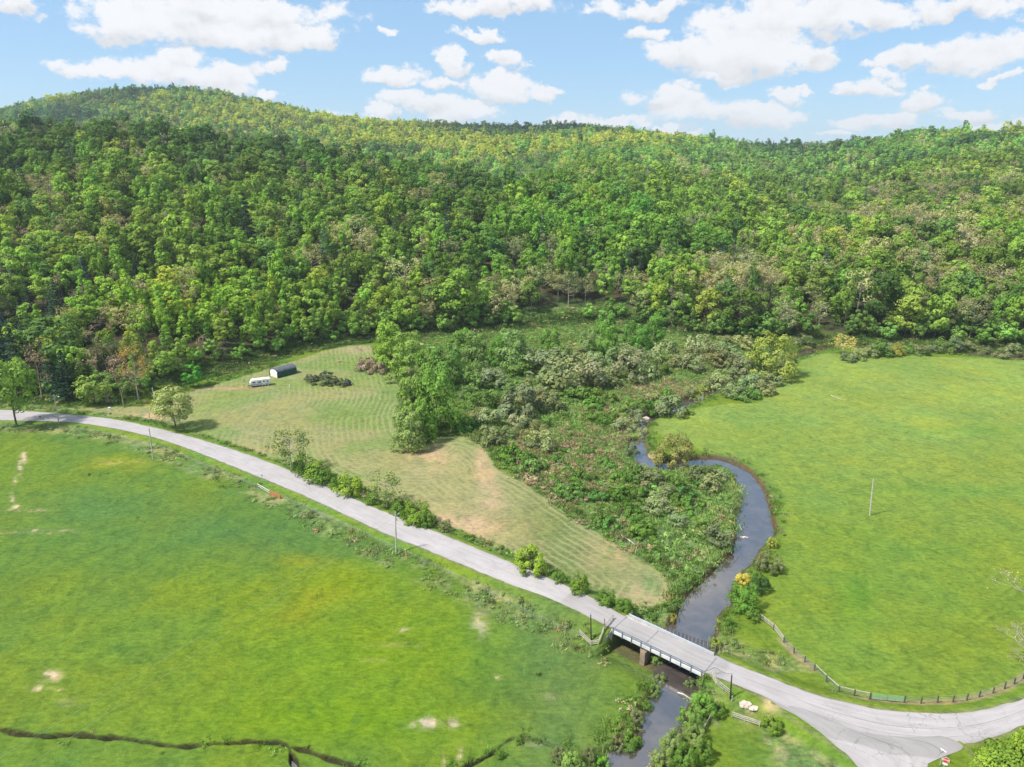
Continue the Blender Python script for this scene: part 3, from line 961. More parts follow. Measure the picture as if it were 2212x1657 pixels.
# brown strip under the field fence
FENCE = [(1638, 1336), (1671, 1360), (1693, 1388), (1715, 1411), (1738, 1430), (1759, 1448), (1785, 1473), (1812, 1495), (1845, 1503), (1878, 1511), (1953, 1518), (1989, 1520), (2025, 1518), (2058, 1517), (2088, 1513),
         (2115, 1506), (2145, 1498), (2170, 1488), (2191, 1478), (2210, 1466), (2240, 1445), (2275, 1418)]
fenceW = [ground(x, y) for x, y in FENCE]
fd = polydist(X, Y, np.array([[p.x, p.y] for p in fenceW]))
blend(sstep(1.3, .2, fd) * sstep(.38, .55, nz2) * .8, C(.26, .20, .125))
# forest floor
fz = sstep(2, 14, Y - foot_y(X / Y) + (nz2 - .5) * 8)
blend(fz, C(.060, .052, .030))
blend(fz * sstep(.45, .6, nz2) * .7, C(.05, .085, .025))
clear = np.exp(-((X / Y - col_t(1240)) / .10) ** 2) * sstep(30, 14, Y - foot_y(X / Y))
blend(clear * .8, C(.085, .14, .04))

# concrete-free road bed: pull the sheet a little below the paving
nY, nX = TT.shape
ii = np.arange(nY * nX).reshape(nY, nX)
F = np.stack([ii[:-1, :-1].ravel(), ii[:-1, 1:].ravel(), ii[1:, 1:].ravel(), ii[1:, :-1].ravel()], 1)
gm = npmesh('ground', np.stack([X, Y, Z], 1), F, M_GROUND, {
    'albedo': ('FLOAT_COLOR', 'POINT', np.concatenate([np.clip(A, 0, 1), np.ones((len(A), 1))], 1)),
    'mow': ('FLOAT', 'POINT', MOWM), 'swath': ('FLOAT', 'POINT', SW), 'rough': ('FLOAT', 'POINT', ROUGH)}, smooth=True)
g = link('ground', gm)
tag(g, kind='structure')
print('ground verts', len(X))


# ------------------------------------------------------------------ roads
def ribbon(name, U, L, zu, zl, nacross, darkf, crackf, jit=0.18, dz=0.0):
    n = len(U)
    rows, ac, al, dk, ck = [], [], [], [], []
    sacc = np.concatenate([[0], np.cumsum(np.linalg.norm(np.diff(U[:, :2], axis=0), axis=1))])
    for i in range(n):
        for j in range(nacross + 1):
            f = j / nacross
            p = U[i, :2] * (1 - f) + L[i, :2] * f
            if j in (0, nacross):
                wn = (L[i, :2] - U[i, :2])
                wn = wn / max(np.linalg.norm(wn), 1e-6)
                k_ = (float(vnoise(p[0], p[1], 1.3, 3)) - .5) * jit * 2
                p = p + wn * k_
            z = zu[i] * (1 - f) + zl[i] * f + 0.02 + 0.05 * (1 - (2 * f - 1) ** 2) + dz
            rows.append((p[0], p[1], z))
            ac.append(f * 2 - 1)
            al.append(sacc[i])
            dk.append(darkf(i / (n - 1), f, p))
            ck.append(crackf(p))
    ii_ = np.arange(n * (nacross + 1)).reshape(n, nacross + 1)
    F_ = np.stack([ii_[:-1, :-1].ravel(), ii_[1:, :-1].ravel(), ii_[1:, 1:].ravel(), ii_[:-1, 1:].ravel()], 1)
    me = npmesh(name, rows, F_, M_ROAD, {'across': ('FLOAT', 'POINT', ac), 'along': ('FLOAT', 'POINT', al), 'dark': ('FLOAT', 'POINT', dk), 'crack': ('FLOAT', 'POINT', ck)}, smooth=True)
    return tag(link(name, me), kind='structure')


bm0 = (S0 + S1) / 2


def crk(p):
    e = p - S0
    s_ = e @ bdir
    return 0.15 if -12 < s_ < 22 else (0.45 if s_ < 0 else 1.0)


def dk_main(a, f, p):
    i = int(a * (NR - 1))
    s_ = (road_c[i, :2] - S0) @ bdir
    v = 0.0
    if -13 < s_ < 21:
        v = 0.42
    if s_ > 28 and f > .5:
        v = max(v, .10 * (f - .5) * 2)
    return v


def dk_side(a, f, p):
    d = float(polydist(np.array([p[0]]), np.array([p[1]]), rlR[::6, :2])[0]) + (float(vnoise(p[0], p[1], 4.0, 2)) - .5) * .7
    return float(np.interp(d, [2.5, 2.8], [.62, .10]))


ribbon('road', ruR, rlR, ruR[:, 2], rlR[:, 2], 12, dk_main, crk)
ribbon('side_road', sjl, sjr, sjl[:, 2], sjr[:, 2], 60, dk_side, lambda p: .8, 0.2, -0.045)

# ------------------------------------------------------------------ river and creek water
def watersheet(name, msk, z):
    fm = msk[F].all(1)
    f = F[fm]
    u, inv = np.unique(f, return_inverse=True)
    v = np.stack([X[u], Y[u], np.full(len(u), z)], 1)
    me = npmesh(name, v, inv.reshape(f.shape), M_WATER)
    return tag(link(name, me), kind='structure')


watersheet('river', (SR < 1.6) & (Y < 470), WATER_Z)
watersheet('creek_water', (SCK < .75) & (SR > 1.0) & (Y < 200), -1.02)


# ------------------------------------------------------------------ plants
def leaf_cards(rng, pts, nrm, size, aspect=0.8, jit=.24):
    """one small leaf-clump face per point"""
    n = len(pts)
    nrm = nrm + rng.normal(0, jit, (n, 3))
    nrm /= np.linalg.norm(nrm, axis=1, keepdims=True)
    ref = rng.normal(0, 1, (n, 3))
    a = np.cross(nrm, ref)
    a /= np.maximum(np.linalg.norm(a, axis=1, keepdims=True), 1e-6)
    b = np.cross(nrm, a)
    s = (size * rng.uniform(.6, 1.3, n))[:, None]
    a, b = a * s, b * s * aspect
    v = np.stack([pts - a * .9, pts - b * .75 + a * .1, pts + a, pts + b * .8 - a * .15], 1).reshape(-1, 3)
    return v, np.arange(n * 4).reshape(n, 4)


def clumps_to_cards(rng, cen, rad, per, size, up=.35, flat=.8):
    """cards on the outward/upward shell of each clump"""
    P_, N_, V_ = [], [], []
    mid = np.mean(cen, 0) * np.array([1, 1, .8])
    for c, r in zip(cen, rad):
        k_ = max(4, int(per * rng.uniform(.8, 1.2)))
        d = rng.normal(0, 1, (k_, 3))
        d[:, 2] += up
        d /= np.linalg.norm(d, axis=1, keepdims=True)
        rr = r * rng.uniform(.72, 1.05, k_)[:, None]
        p = d * rr
        p[:, 2] *= flat
        P_.append(c + p)
        o_ = (c + p) - mid
        o_ /= np.maximum(np.linalg.norm(o_, axis=1, keepdims=True), 1e-6)
        N_.append(d * .8 + o_ * .45)
        V_.append(np.clip(rng.normal(rng.uniform(.3, .7), .13, k_), 0, 1))
    P_, N_, V_ = np.vstack(P_), np.vstack(N_), np.concatenate(V_)
    v, f = leaf_cards(rng, P_, N_, size)
    return v, f, V_


def envelope_points(rng, n, kind, H, R):
    """clump centres filling the outer part of a crown"""
    out = []
    while len(out) < n:
        u = rng.uniform(0, 1)
        a = rng.uniform(0, 2 * math.pi)
        if kind == 'round':
            zz = .30 + .66 * u
            w_ = math.sqrt(max(0, 1 - ((zz - .60) / .40) ** 2))
        elif kind == 'tall':
            zz = .28 + .70 * u
            w_ = max(.06, math.sin(math.pi * min(1, (1 - u) * .86 + .1)) ** .9)
        elif kind == 'cone':
            zz = .16 + .83 * u
            w_ = (1 - u) ** .8 * .95 + .06
        elif kind == 'spread':
            zz = .42 + .54 * u
            w_ = math.sqrt(max(0, 1 - ((zz - .62) / .42) ** 2))
        else:                                   # shrub: dome on the ground
            zz = .06 + .9 * u
            w_ = math.sqrt(max(0, 1 - (zz * .92) ** 2))
        rr = w_ * rng.uniform(.55, .95) ** .7
        if rng.random() > w_ * .75 + .25:
            continue
        out.append((math.cos(a) * rr * R, math.sin(a) * rr * R, zz * H))
    return np.array(out)


def trunk_mesh(rng, H, R, cen, r0, nl=9, lean=.03, top=.8, sides=6):
    vs, fs, n = [], [], 0
    ax = rng.normal(0, lean, 2)
    pts = [(ax[0] * H * t * t + rng.normal(0, .01) * H * t, ax[1] * H * t * t, H * top * t) for t in np.linspace(0, 1, 7)]
    pts[0] = (0, 0, -.6)
    v, f = tube(pts, np.linspace(1, .18, 7) * r0, sides)
    tris = []

    def emit(v, f):
        nonlocal n
        for q in f:
            if len(q) == 4:
                tris.append([q[0] + n, q[1] + n, q[2] + n, q[3] + n])
        vs.extend(v)
        n += len(v)
    emit(v, f)
    ids = rng.choice(len(cen), min(nl, len(cen)), replace=False)
    for i in ids:
        c = cen[i]
        z0 = max(.18 * H, min(c[2] - .25 * np.hypot(c[0], c[1]) - .08 * H, H * top * .9))
        k_ = z0 / (H * top)
        b = np.array([ax[0] * H * k_ * k_, ax[1] * H * k_ * k_, z0])
        mid = b * .5 + c * .5 + np.array([0, 0, -.04 * H])
        r = r0 * (1 - k_) * .55 + .03
        v, f = tube([b, mid, c], [r, r * .65, r * .3], 4)
        emit(v, f)
    return np.array(vs), np.array(tris)


def twig_crown(rng, H, R, r0, depth=5, spread=.55, first=.3, rmin=.036):
    """leafless crown: recursive forks, returned as tubes"""
    vs, fs, n = [], [], [0]
    tips = []

    def seg(a, b, ra, rb, k_):
        v, f = tube([a, b], [ra, rb], k_)
        for q in f:
            if len(q) == 4:
                fs.append([q[0] + n[0], q[1] + n[0], q[2] + n[0], q[3] + n[0]])
        vs.extend(v)
        n[0] += len(v)

    def grow(p, d, L, r, k_):
        q = p + d * L
        r = max(r, rmin)
        seg(p, q, r, max(r * .68, rmin * .8), 5 if k_ > 2 else 3)
        if k_ == 0:
            tips.append(q)
            return
        for _ in range(3 if k_ < depth - 1 and rng.random() < .55 else 2):
            e = d + rng.normal(0, spread, 3)
            e[2] += .22
            e /= np.linalg.norm(e)
            grow(q, e, L * rng.uniform(.62, .88), r * .62, k_ - 1)
    grow(np.array([0, 0, -.5]), np.array([rng.normal(0, .04), rng.normal(0, .04), 1.0]), H * first, r0, depth)
    v = np.array(vs)
    # keep inside the wanted size
    z = v[:, 2].max()
    v[:, 2] *= H / z
    rr = np.percentile(np.hypot(v[:, 0], v[:, 1]), 99)
    sc = np.where(v[:, 2] > H * .1, R / rr, 1.0)
    v[:, 0] *= sc
    v[:, 1] *= sc
    t = np.array(tips)
    t[:, 2] *= H / z
    t[:, :2] *= R / rr
    return v, np.array(fs), t


VAR = {}    # kind -> list of dict(crown=mesh, trunk=mesh, H, R, raw data)


def make_variant(kind, seed, env, H, R, ncl, per, csize, crad, r0, trunkmat=0, up=.35, flat=.8, nl=9, top=.8, trunk=True, name='crown'):
    rng = np.random.default_rng(seed)
    cen = envelope_points(rng, ncl, env, H, R)
    # uneven outline: a lobe here and there pushed out, some pulled in
    lob = 1 + rng.normal(0, .10, len(cen))
    cen[:, 0] *= lob
    cen[:, 1] *= lob
    rad = crad * rng.uniform(.65, 1.35, len(cen))
    v, f, lv = clumps_to_cards(rng, cen, rad, per, csize, up, flat)
    d = {'H': H, 'R': R, 'cv': v, 'cf': f, 'lv': lv, 'tm': trunkmat}
    if trunk:
        tv, tf = trunk_mesh(rng, H, R, cen, r0, nl, top=top)
        d['tv'], d['tf'] = tv, tf
    VAR.setdefault(kind, []).append(d)


def make_pine(kind, seed, H, R, layers, per, csize, r0):
    rng = np.random.default_rng(seed)
    P_, N_, V_ = [], [], []
    for L in range(layers):
        t = L / (layers - 1)
        z = H * (.12 + .86 * t)
        rad = R * ((1 - t) ** .85 * .97 + .04) * rng.uniform(.82, 1.1)
        nb = max(4, int(9 * (1 - t) + 4))
        a0 = rng.uniform(0, 6.3)
        for b in range(nb):
            a = a0 + 2 * math.pi * b / nb + rng.normal(0, .15)
            rl_ = rad * rng.uniform(.7, 1.1)
            k_ = int(per * (.4 + .6 * (1 - t)))
            s = rng.uniform(.2, 1, k_) ** .7
            wdt = .22 * rl_ * (1.15 - s)
            lat = rng.normal(0, 1, k_) * wdt
            x = math.cos(a) * s * rl_ - math.sin(a) * lat
            y = math.sin(a) * s * rl_ + math.cos(a) * lat
            zz = z - .22 * rl_ * s + rng.normal(0, .16, k_)
            P_.append(np.stack([x, y, zz], 1))
            N_.append(np.tile(np.array([math.cos(a) * .35, math.sin(a) * .35, .9]), (k_, 1)))
            V_.append(np.clip(rng.normal(rng.uniform(.3, .65), .15, k_), 0, 1))
    P_, N_, V_ = np.vstack(P_), np.vstack(N_), np.concatenate(V_)
    v, f = leaf_cards(rng, P_, N_, csize, .5)
    tv, tf = trunk_mesh(rng, H, R, np.array([[0, 0, H * .9]]), r0, 1, lean=.0, top=.95)
    VAR.setdefault(kind, []).append({'H': H, 'R': R, 'cv': v, 'cf': f, 'lv': V_, 'tv': tv, 'tf': tf, 'tm': 1})


def make_bare(kind, seed, H, R, r0, depth, buds, bsize, tm, spread=.55, first=.3, rmin=.036):
    rng = np.random.default_rng(seed)
    tv, tf, tips = twig_crown(rng, H, R, r0, depth, spread, first, rmin)
    tips = tips[rng.integers(0, len(tips), buds)] + rng.normal(0, .35, (buds, 3))
    v, f = leaf_cards(rng, tips, rng.normal(0, 1, (buds, 3)) + [0, 0, .6], bsize)
    VAR.setdefault(kind, []).append({'H': H, 'R': R, 'cv': v, 'cf': f, 'lv': rng.random(buds), 'tv': tv, 'tf': tf, 'tm': tm})


# real sizes in metres; kinds as seen in the photograph
for s in range(4):
    make_variant('broadleaf', 10 + s, 'round', 18.0, 4.9, 26, 66, .52, 1.85, .26, up=.6)
for s in range(4):
    make_variant('poplar', 20 + s, 'tall', 20.5, 3.3, 26, 56, .46, 1.25, .22, up=.8, flat=1.2)
for s in range(3):
    make_variant('spire', 25 + s, 'cone', 14.0, 2.5, 24, 34, .36, .80, .14, up=.8, flat=1.2, nl=3)
for s in range(3):
    make_pine('pine', 30 + s, 20.0, 4.0, 17, 15, .50, .25)
for s in range(3):
    make_variant('budding', 40 + s, 'spread', 18.5, 5.6, 40, 24, .34, 1.45, .25, trunkmat=2, nl=22)
for s in range(2):
    make_bare('bare', 50 + s, 17.0, 4.8, .26, 6, 260, .25, 3)
for s in range(2):
    make_variant('sapling', 60 + s, 'round', 9.0, 3.2, 16, 50, .42, 1.25, .12)
for s in range(4):
    make_variant('willow', 70 + s, 'shrub', 3.6, 2.6, 18, 60, .24, .90, .07, up=1.0, flat=1.3, nl=6, top=.5)
for s in range(3):
    make_variant('bramble', 80 + s, 'shrub', 1.7, 2.4, 15, 54, .26, .72, .05, up=.8, flat=.7, nl=4, top=.4)
for s in range(2):
    make_variant('roundtree', 90 + s, 'round', 13.0, 5.2, 46, 80, .34, 1.45, .24, nl=14)
for s in range(3):
    make_variant('bushtree', 110 + s, 'shrub', 12.0, 5.2, 44, 80, .38, 1.55, .24, up=.7, flat=.95, nl=10)
make_variant('feather', 95, 'round', 11.0, 4.6, 40, 30, .26, 1.2, .16, nl=24, trunkmat=2)
make_variant('goldwillow', 96, 'shrub', 9.5, 7.0, 60, 60, .34, 1.5, .25, up=.8, flat=.8, nl=12)
for s in range(2):
    make_variant('nearbush', 97 + s, 'shrub', 4.0, 2.8, 44, 95, .16, .7, .08, up=1.0, flat=1.1, nl=14, top=.5)
make_bare('bigbare', 52, 12.0, 8.5, .26, 8, 900, .10, 2, .60, .19, .0075)
make_bare('bareshrub', 53, 4.0, 2.6, .10, 6, 200, .10, 3, .6, .12)

TRUNKM = [M_BARK, M_BARK, M_PALEBARK, M_TWIG]
for kd, L_ in VAR.items():
    for d in L_:
        d['crown'] = npmesh(kd + '_crown', d['cv'], d['cf'], M_LEAF, {'leafvar': ('FLOAT', 'FACE', d['lv'])})
        if 'tv' in d:
            d['trunk'] = npmesh(kd + '_trunk', d['tv'], d['tf'], TRUNKM[d['tm']], smooth=True)

prnd = random.Random(5)


def plant(name, kind, loc, H, label, cat, group=None, tint=(.06, .12, .03), widen=1.0, var=None, crown='crown', stem_='trunk', sink=0.0):
    d = VAR[kind][prnd.randrange(len(VAR[kind])) if var is None else var]
    s = H / d['H']
    o = empty(name, (loc[0], loc[1], loc[2] - sink), label, cat, group, prnd.uniform(0, 6.28))
    o.scale = (s * widen, s * widen, s)
    c = link(crown, d['crown'], o)
    c['tint'] = [float(x) for x in tint]
    if 'trunk' in d and stem_:
        link(stem_, d['trunk'], o)
    return o


def project(x, y, z):
    cp, sp = math.cos(PITCH), math.sin(PITCH)
    dzc = z - CAMH
    dep = y * cp - dzc * sp
    upc = y * sp + dzc * cp
    return CX + FPX * x / dep, CY - FPX * upc / dep, dep


# ---- where the forest stands
def tree_points(y0f, y1, spacing, seed, tmax=1.02):
    rng = np.random.default_rng(seed)
    pts = []
    xs = np.arange(-1.05 * y1, 1.05 * y1, spacing)
    ys = np.arange(200, y1, spacing)
    gx, gy = np.meshgrid(xs, ys)
    gx = gx + rng.uniform(-.45, .45, gx.shape) * spacing
    gy = gy + rng.uniform(-.45, .45, gy.shape) * spacing
    gx, gy = gx.ravel(), gy.ravel()
    t = gx / gy
    m = (np.abs(t) < tmax) & (gy < y1) & (gy > y0f(t))
    return gx[m], gy[m]


def youngzone(x, y):
    px_, py_, _ = project(x, y, height(x, y) + 10)
    return np.exp(-((px_ - 430) / 320) ** 2 - ((py_ - 640) / 55) ** 2) + .8 * np.exp(-((px_ - 1250) / 260) ** 2 - ((py_ - 500) / 50) ** 2)


ax_, ay_ = tree_points(lambda t: foot_y(t) + 3.5, 820, 8.6, 1)
m_ = youngzone(ax_, ay_) < .5
ax_, ay_ = ax_[m_], ay_[m_]
bx_, by_ = tree_points(lambda t: foot_y(t) + 3.5, 700, 4.6, 2)
m_ = (youngzone(bx_, by_) >= .5)
bx_, by_ = bx_[m_], by_[m_]
# slender understorey along the very front, where trunks and low foliage show
dx_, dy_ = tree_points(lambda t: foot_y(t) + 1.5, 520, 6.0, 9)
m_ = dy_ < foot_y(dx_ / dy_) + 12
dx_, dy_ = dx_[m_], dy_[m_]
cx_, cy_ = tree_points(lambda t: t * 0 + 820, 1950, 8.2, 3)
FXX = np.concatenate([ax_, bx_, cx_, dx_])
FYY = np.concatenate([ay_, by_, cy_, dy_])
UND = np.concatenate([np.zeros(len(ax_) + len(bx_) + len(cx_), bool), np.ones(len(dx_), bool)])
FZZ = height(FXX, FYY)
# leave the trees behind a ridge out of sight
tt = FXX / FYY
ti = ((tt + 1.1) / 2.2 * 220).astype(int)
order = np.argsort(FYY)
hor = np.full(221, -9.0)
# ground horizon per direction
vis = np.zeros(len(FXX), bool)
gy_ = np.arange(230, 2000, 10.0)
gt = (np.arange(221) + .5) / 220 * 2.2 - 1.1
GT, GY = np.meshgrid(gt, gy_, indexing='ij')
GZ = height((GT * GY).ravel(), GY.ravel()).reshape(GT.shape)
ang = (GZ + 13 - CAMH) / GY
mx = np.maximum.accumulate(ang, axis=1)
jj = np.clip(((FYY - 230) / 10).astype(int) - 3, 0, len(gy_) - 1)
vis = (FZZ + 20 - CAMH) / FYY > mx[np.clip(ti, 0, 220), jj] - 0.004
open_mid = (np.abs(tt - col_t(1240)) < .085) & (FYY - foot_y(tt) < 14)
vis &= ~(open_mid & (RNG.random(len(FXX)) < .9))
vis &= ~((np.abs(FXX / FYY - col_t(1870)) < .06) & (FYY - foot_y(tt) < 12) & (RNG.random(len(FXX)) < .5))
FXX, FYY, FZZ, UND = FXX[vis], FYY[vis], FZZ[vis], UND[vis]
NF = len(FXX)
tt = FXX / FYY


FPXX, FPYY, FDEP = project(FXX, FYY, FZZ + 14)
rng = np.random.default_rng(77)
KINDS = ['broadleaf', 'poplar', 'pine', 'budding', 'bare', 'sapling', 'spire']
prob = np.tile(np.array([.46, .34, .03, .055, .035, .0, .08]), (NF, 1))


def zone(cx, cy, rx, ry, vec, w_=1.0):
    q = np.exp(-((FPXX - cx) / rx) ** 2 - ((FPYY - cy) / ry) ** 2) * w_
    global prob
    q = np.clip(q, 0, 1)[:, None]
    prob = prob * (1 - q) + np.array(vec)[None, :] * q


zone(1250, 510, 330, 80, [.22, .28, .02, .03, .01, 0, .44])
zone(410, 630, 330, 75, [.10, .06, .0, .0, .01, 0, .83], 1.0)
zone(30, 690, 90, 100, [.15, .05, .7, .03, .07, 0, 0], 1.0)
zone(210, 760, 110, 60, [.35, .15, .20, .05, .25, 0, 0], .9)
zone(1300, 620, 150, 40, [.35, .1, .02, .45, .08, 0, 0], .9)
zone(1560, 590, 50, 40, [.15, .0, .0, .80, .05, 0, 0], .9)
zone(1690, 600, 90, 60, [.2, .0, .0, .45, .35, 0, 0], .8)
zone(1950, 480, 260, 70, [.38, .02, .08, .47, .05, 0, 0], .9)
zone(2050, 590, 200, 60, [.42, .0, .03, .52, .03, 0, 0], .8)
zone(1700, 380, 180, 60, [.35, .1, .5, .03, .02, 0, 0], .7)
zone(2000, 370, 260, 40, [.5, .06, .38, .04, .02, 0, 0], .6)
zone(850, 610, 60, 60, [.35, .2, .05, .2, .2, 0, 0], .6)
zone(1090, 620, 50, 40, [.3, .1, .0, .55, .05, 0, 0], .7)
zone(100, 470, 200, 90, [.6, .22, .02, .10, .06, 0, 0], .6)
zone(850, 520, 160, 70, [.5, .22, .05, .17, .06, 0, 0], .7)
zone(1100, 285, 180, 14, [.5, .2, .28, .0, .02, 0, 0], .7)
zone(660, 720, 200, 60, [.7, .1, .08, .05, .07, 0, 0], .7)
cum = np.cumsum(prob / prob.sum(1, keepdims=True), 1)
FK = (rng.random(NF)[:, None] > cum).sum(1).clip(0, 6)
# small trees along the very edge
edge = (FYY - foot_y(tt) < 9) & (rng.random(NF) < .15)
FK[edge & (FK < 2)] = 5
FK[UND] = 5
# tints: a base per kind, with drifts across the hill
BASE = {'broadleaf': (.195, .305, .058), 'poplar': (.195, .335, .056), 'pine': (.065, .120, .085), 'budding': (.40, .39, .20), 'bare': (.38, .34, .26), 'sapling': (.19, .33, .075), 'spire': (.185, .33, .050)}
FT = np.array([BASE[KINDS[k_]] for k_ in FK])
drift = fbm(FXX, FYY, 60, 2, 3)[:, None]
grn = FK != 3
mul = 1 + (drift - .5) * np.array([[1.1, .9, .8]])
FT = FT * np.clip(mul, .5, 1.7)
jit = rng.normal(0, 1, (NF, 1))
jit = np.clip(jit, -1.7, 1.5)
FT = FT * np.exp(jit * .25) * np.exp(rng.normal(0, .045, (NF, 3)))
dk = rng.random(NF)
FT[(dk < .16) & ((FK < 2) | (FK == 6))] *= np.array([.62, .70, 1.0])
FT[(dk > .92) & ((FK < 2) | (FK == 6))] *= np.array([1.5, 1.22, 1.1])


def tz(cx, cy, rx, ry, mulv, w_=1.0):
    q = np.exp(-((FPXX - cx) / rx) ** 2 - ((FPYY - cy) / ry) ** 2) * w_
    global FT
    FT = FT * (1 + (np.array(mulv)[None, :] - 1) * np.clip(q, 0, 1)[:, None])


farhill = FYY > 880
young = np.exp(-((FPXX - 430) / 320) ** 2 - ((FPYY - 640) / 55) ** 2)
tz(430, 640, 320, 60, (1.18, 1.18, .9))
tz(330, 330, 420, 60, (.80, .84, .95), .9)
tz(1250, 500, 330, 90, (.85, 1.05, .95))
# yellow-green foliage on the far hill, with its sunlit patches painted into the tints
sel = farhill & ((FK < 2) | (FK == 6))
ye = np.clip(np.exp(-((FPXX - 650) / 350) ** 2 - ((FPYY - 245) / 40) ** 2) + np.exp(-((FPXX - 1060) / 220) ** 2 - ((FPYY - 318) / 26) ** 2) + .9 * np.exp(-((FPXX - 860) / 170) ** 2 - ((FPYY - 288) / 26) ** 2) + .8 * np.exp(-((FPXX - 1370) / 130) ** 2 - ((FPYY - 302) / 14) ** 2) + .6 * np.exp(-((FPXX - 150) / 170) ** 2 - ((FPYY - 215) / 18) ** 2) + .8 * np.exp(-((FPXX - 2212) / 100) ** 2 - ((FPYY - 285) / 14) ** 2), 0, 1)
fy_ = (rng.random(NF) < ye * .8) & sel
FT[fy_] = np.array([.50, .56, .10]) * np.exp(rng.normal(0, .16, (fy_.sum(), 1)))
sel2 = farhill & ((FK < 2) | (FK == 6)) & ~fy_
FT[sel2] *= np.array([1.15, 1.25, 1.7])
shade_drift = fbm(FXX, FYY, 230, 6, 3) - .3 * np.exp(-((FPXX - 950) / 330) ** 2) * (FPYY > 280)  # dark far-hill patches: foliage variation and cloud shadow, both put into the tints
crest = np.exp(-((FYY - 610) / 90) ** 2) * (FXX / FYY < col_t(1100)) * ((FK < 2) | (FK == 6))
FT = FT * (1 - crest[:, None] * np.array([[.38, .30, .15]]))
FT = np.where((farhill & ((FK < 2) | (FK == 6)))[:, None], FT * (1 + (sstep(.52, .60, shade_drift) * .9)[:, None] * (np.array([[.42, .52, .80]]) - 1)), FT)
tz(1080, 282, 170, 12, (.42, .50, .85), 1.0)  # dark ridge caps: pines, plus cloud shadow painted into the tree tints
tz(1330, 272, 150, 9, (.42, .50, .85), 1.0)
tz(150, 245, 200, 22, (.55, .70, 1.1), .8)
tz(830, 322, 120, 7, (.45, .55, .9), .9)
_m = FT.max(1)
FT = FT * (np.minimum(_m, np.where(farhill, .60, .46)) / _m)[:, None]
HSC = np.exp(rng.normal(.03, .19, NF))
HSC *= 1 - .30 * np.clip(young, 0, 1) * (FK < 2)
frontlow = np.exp(-((FPXX - 400) / 330) ** 4) * sstep(640, 700, FPYY) * (FYY < 520)
HSC *= 1 - .30 * frontlow
HSC[farhill] *= .90
WSC = np.exp(rng.normal(.08, .12, NF)) * (1 - .12 * np.clip(young, 0, 1) * (FK == 1))
WSC[farhill] *= 1.02
FROT = rng.uniform(0, 6.28, NF)
NVAR = {k_: len(VAR[k_]) for k_ in KINDS}
FV = np.array([rng.integers(0, NVAR[KINDS[k_]]) for k_ in FK])
print('forest trees', NF)

# ---- trees one can tell apart: the nearest rows are single things, the rest is one wood
LAND = [(60, 'behind the road at the wood\'s end'), (160, 'opposite the roadside pole with a crossarm'), (265, 'behind the small white box by the road'), (350, 'behind the leaning pale pole'), (440, 'above the grassy farm track'),
        (520, 'uphill of the white trailer'), (600, 'behind the green shed'), (690, 'beyond the shed towards the bramble island'), (770, 'above the bare brush heap'), (860, 'behind the tall clump in the hayfield corner'),
        (960, 'above the marsh thicket west end'), (1060, 'over the grassy bank beyond the marsh'), (1180, 'at the clearing beyond the marsh'), (1300, 'behind the pair of round marsh trees'), (1420, 'past the round marsh trees'),
        (1540, 'above the middle of the willow thicket'), (1660, 'behind the round golden willow'), (1780, 'above the river bend at the field\'s top corner'), (1880, 'behind the orange multi-stemmed tree'),
        (1990, 'above the grey shrubs on the far bank'), (2100, 'beyond the right field\'s far edge'), (2212, 'beyond the far edge of the right field at the end')]
KNAME = {'broadleaf': ('broadleaf_tree', 'tree'), 'poplar': ('poplar_tree', 'tree'), 'pine': ('pine_tree', 'tree'), 'budding': ('budding_tree', 'tree'), 'bare': ('bare_tree', 'tree'), 'sapling': ('young_tree', 'tree'), 'spire': ('poplar_tree', 'tree')}
KDESC = {'broadleaf': 'round-crowned green tree', 'poplar': 'slim pointed green tree', 'pine': 'dark blue-green pine', 'budding': 'tan budding open-crowned tree', 'bare': 'leafless grey-brown tree', 'sapling': 'small bushy green tree', 'spire': 'narrow bright green spire-shaped tree'}
bxp, byp, _ = project(FXX, FYY, FZZ + 9)
inframe = (bxp > 4) & (bxp < 2208)
fr = FYY - foot_y(tt)
score = FYY + 1.0 * fr * (FK != 3) * (FK != 4)
score[~inframe] = 1e9
NSINGLE = 262
# a tree hidden behind two rows shows less: choose by distance within each direction
chosen = np.argsort(score)
perbin = {}
pick = []
for i in chosen:
    if score[i] > 1e8 or len(pick) >= NSINGLE:
        break
    b = int(bxp[i] // 26)
    if perbin.get(b, 0) >= 4:
        continue
    perbin[b] = perbin.get(b, 0) + 1
    pick.append(i)
pick = np.array(pick)
single = np.zeros(NF, bool)
single[pick] = True
ORD = ['first', 'second', 'third', 'fourth', 'fifth', 'sixth', 'seventh', 'eighth', 'ninth', 'tenth', 'eleventh', 'twelfth']
bins = {}
for i in pick:
    ph = next(p for x, p in LAND if bxp[i] <= x) if bxp[i] <= 2212 else LAND[-1][1]
    row = 'at the wood edge' if fr[i] < 11 else ('in the second row' if fr[i] < 22 else 'a little up the slope')
    bins.setdefault((KINDS[FK[i]], row, ph), []).append(i)
for (kd, row, ph), mem in bins.items():
    mem.sort(key=lambda i: bxp[i])
    for j, i in enumerate(mem):
        lab = KDESC[kd] + ' ' + row + ' ' + ph
        if len(mem) > 1:
            lab = ORD[j] + ' ' + KDESC[kd] + ' from left ' + row + ' ' + ph
        wds = lab.split()
        if len(wds) > 16:
            lab = lab.replace('a little up the slope', 'upslope').replace('in the second row', 'second row').replace('open-crowned ', '')
            lab = ' '.join(lab.split()[:16])
        d = VAR[kd][FV[i]]
        nm, ct_ = KNAME[kd]
        o = empty(nm, (FXX[i], FYY[i], FZZ[i] - .3), lab, ct_, 'single trees along the edge of the wood', FROT[i])
        o.scale = (HSC[i] * WSC[i], HSC[i] * WSC[i], HSC[i])
        c = link('crown', d['crown'], o)
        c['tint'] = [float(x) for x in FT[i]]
        link('trunk', d['trunk'], o)

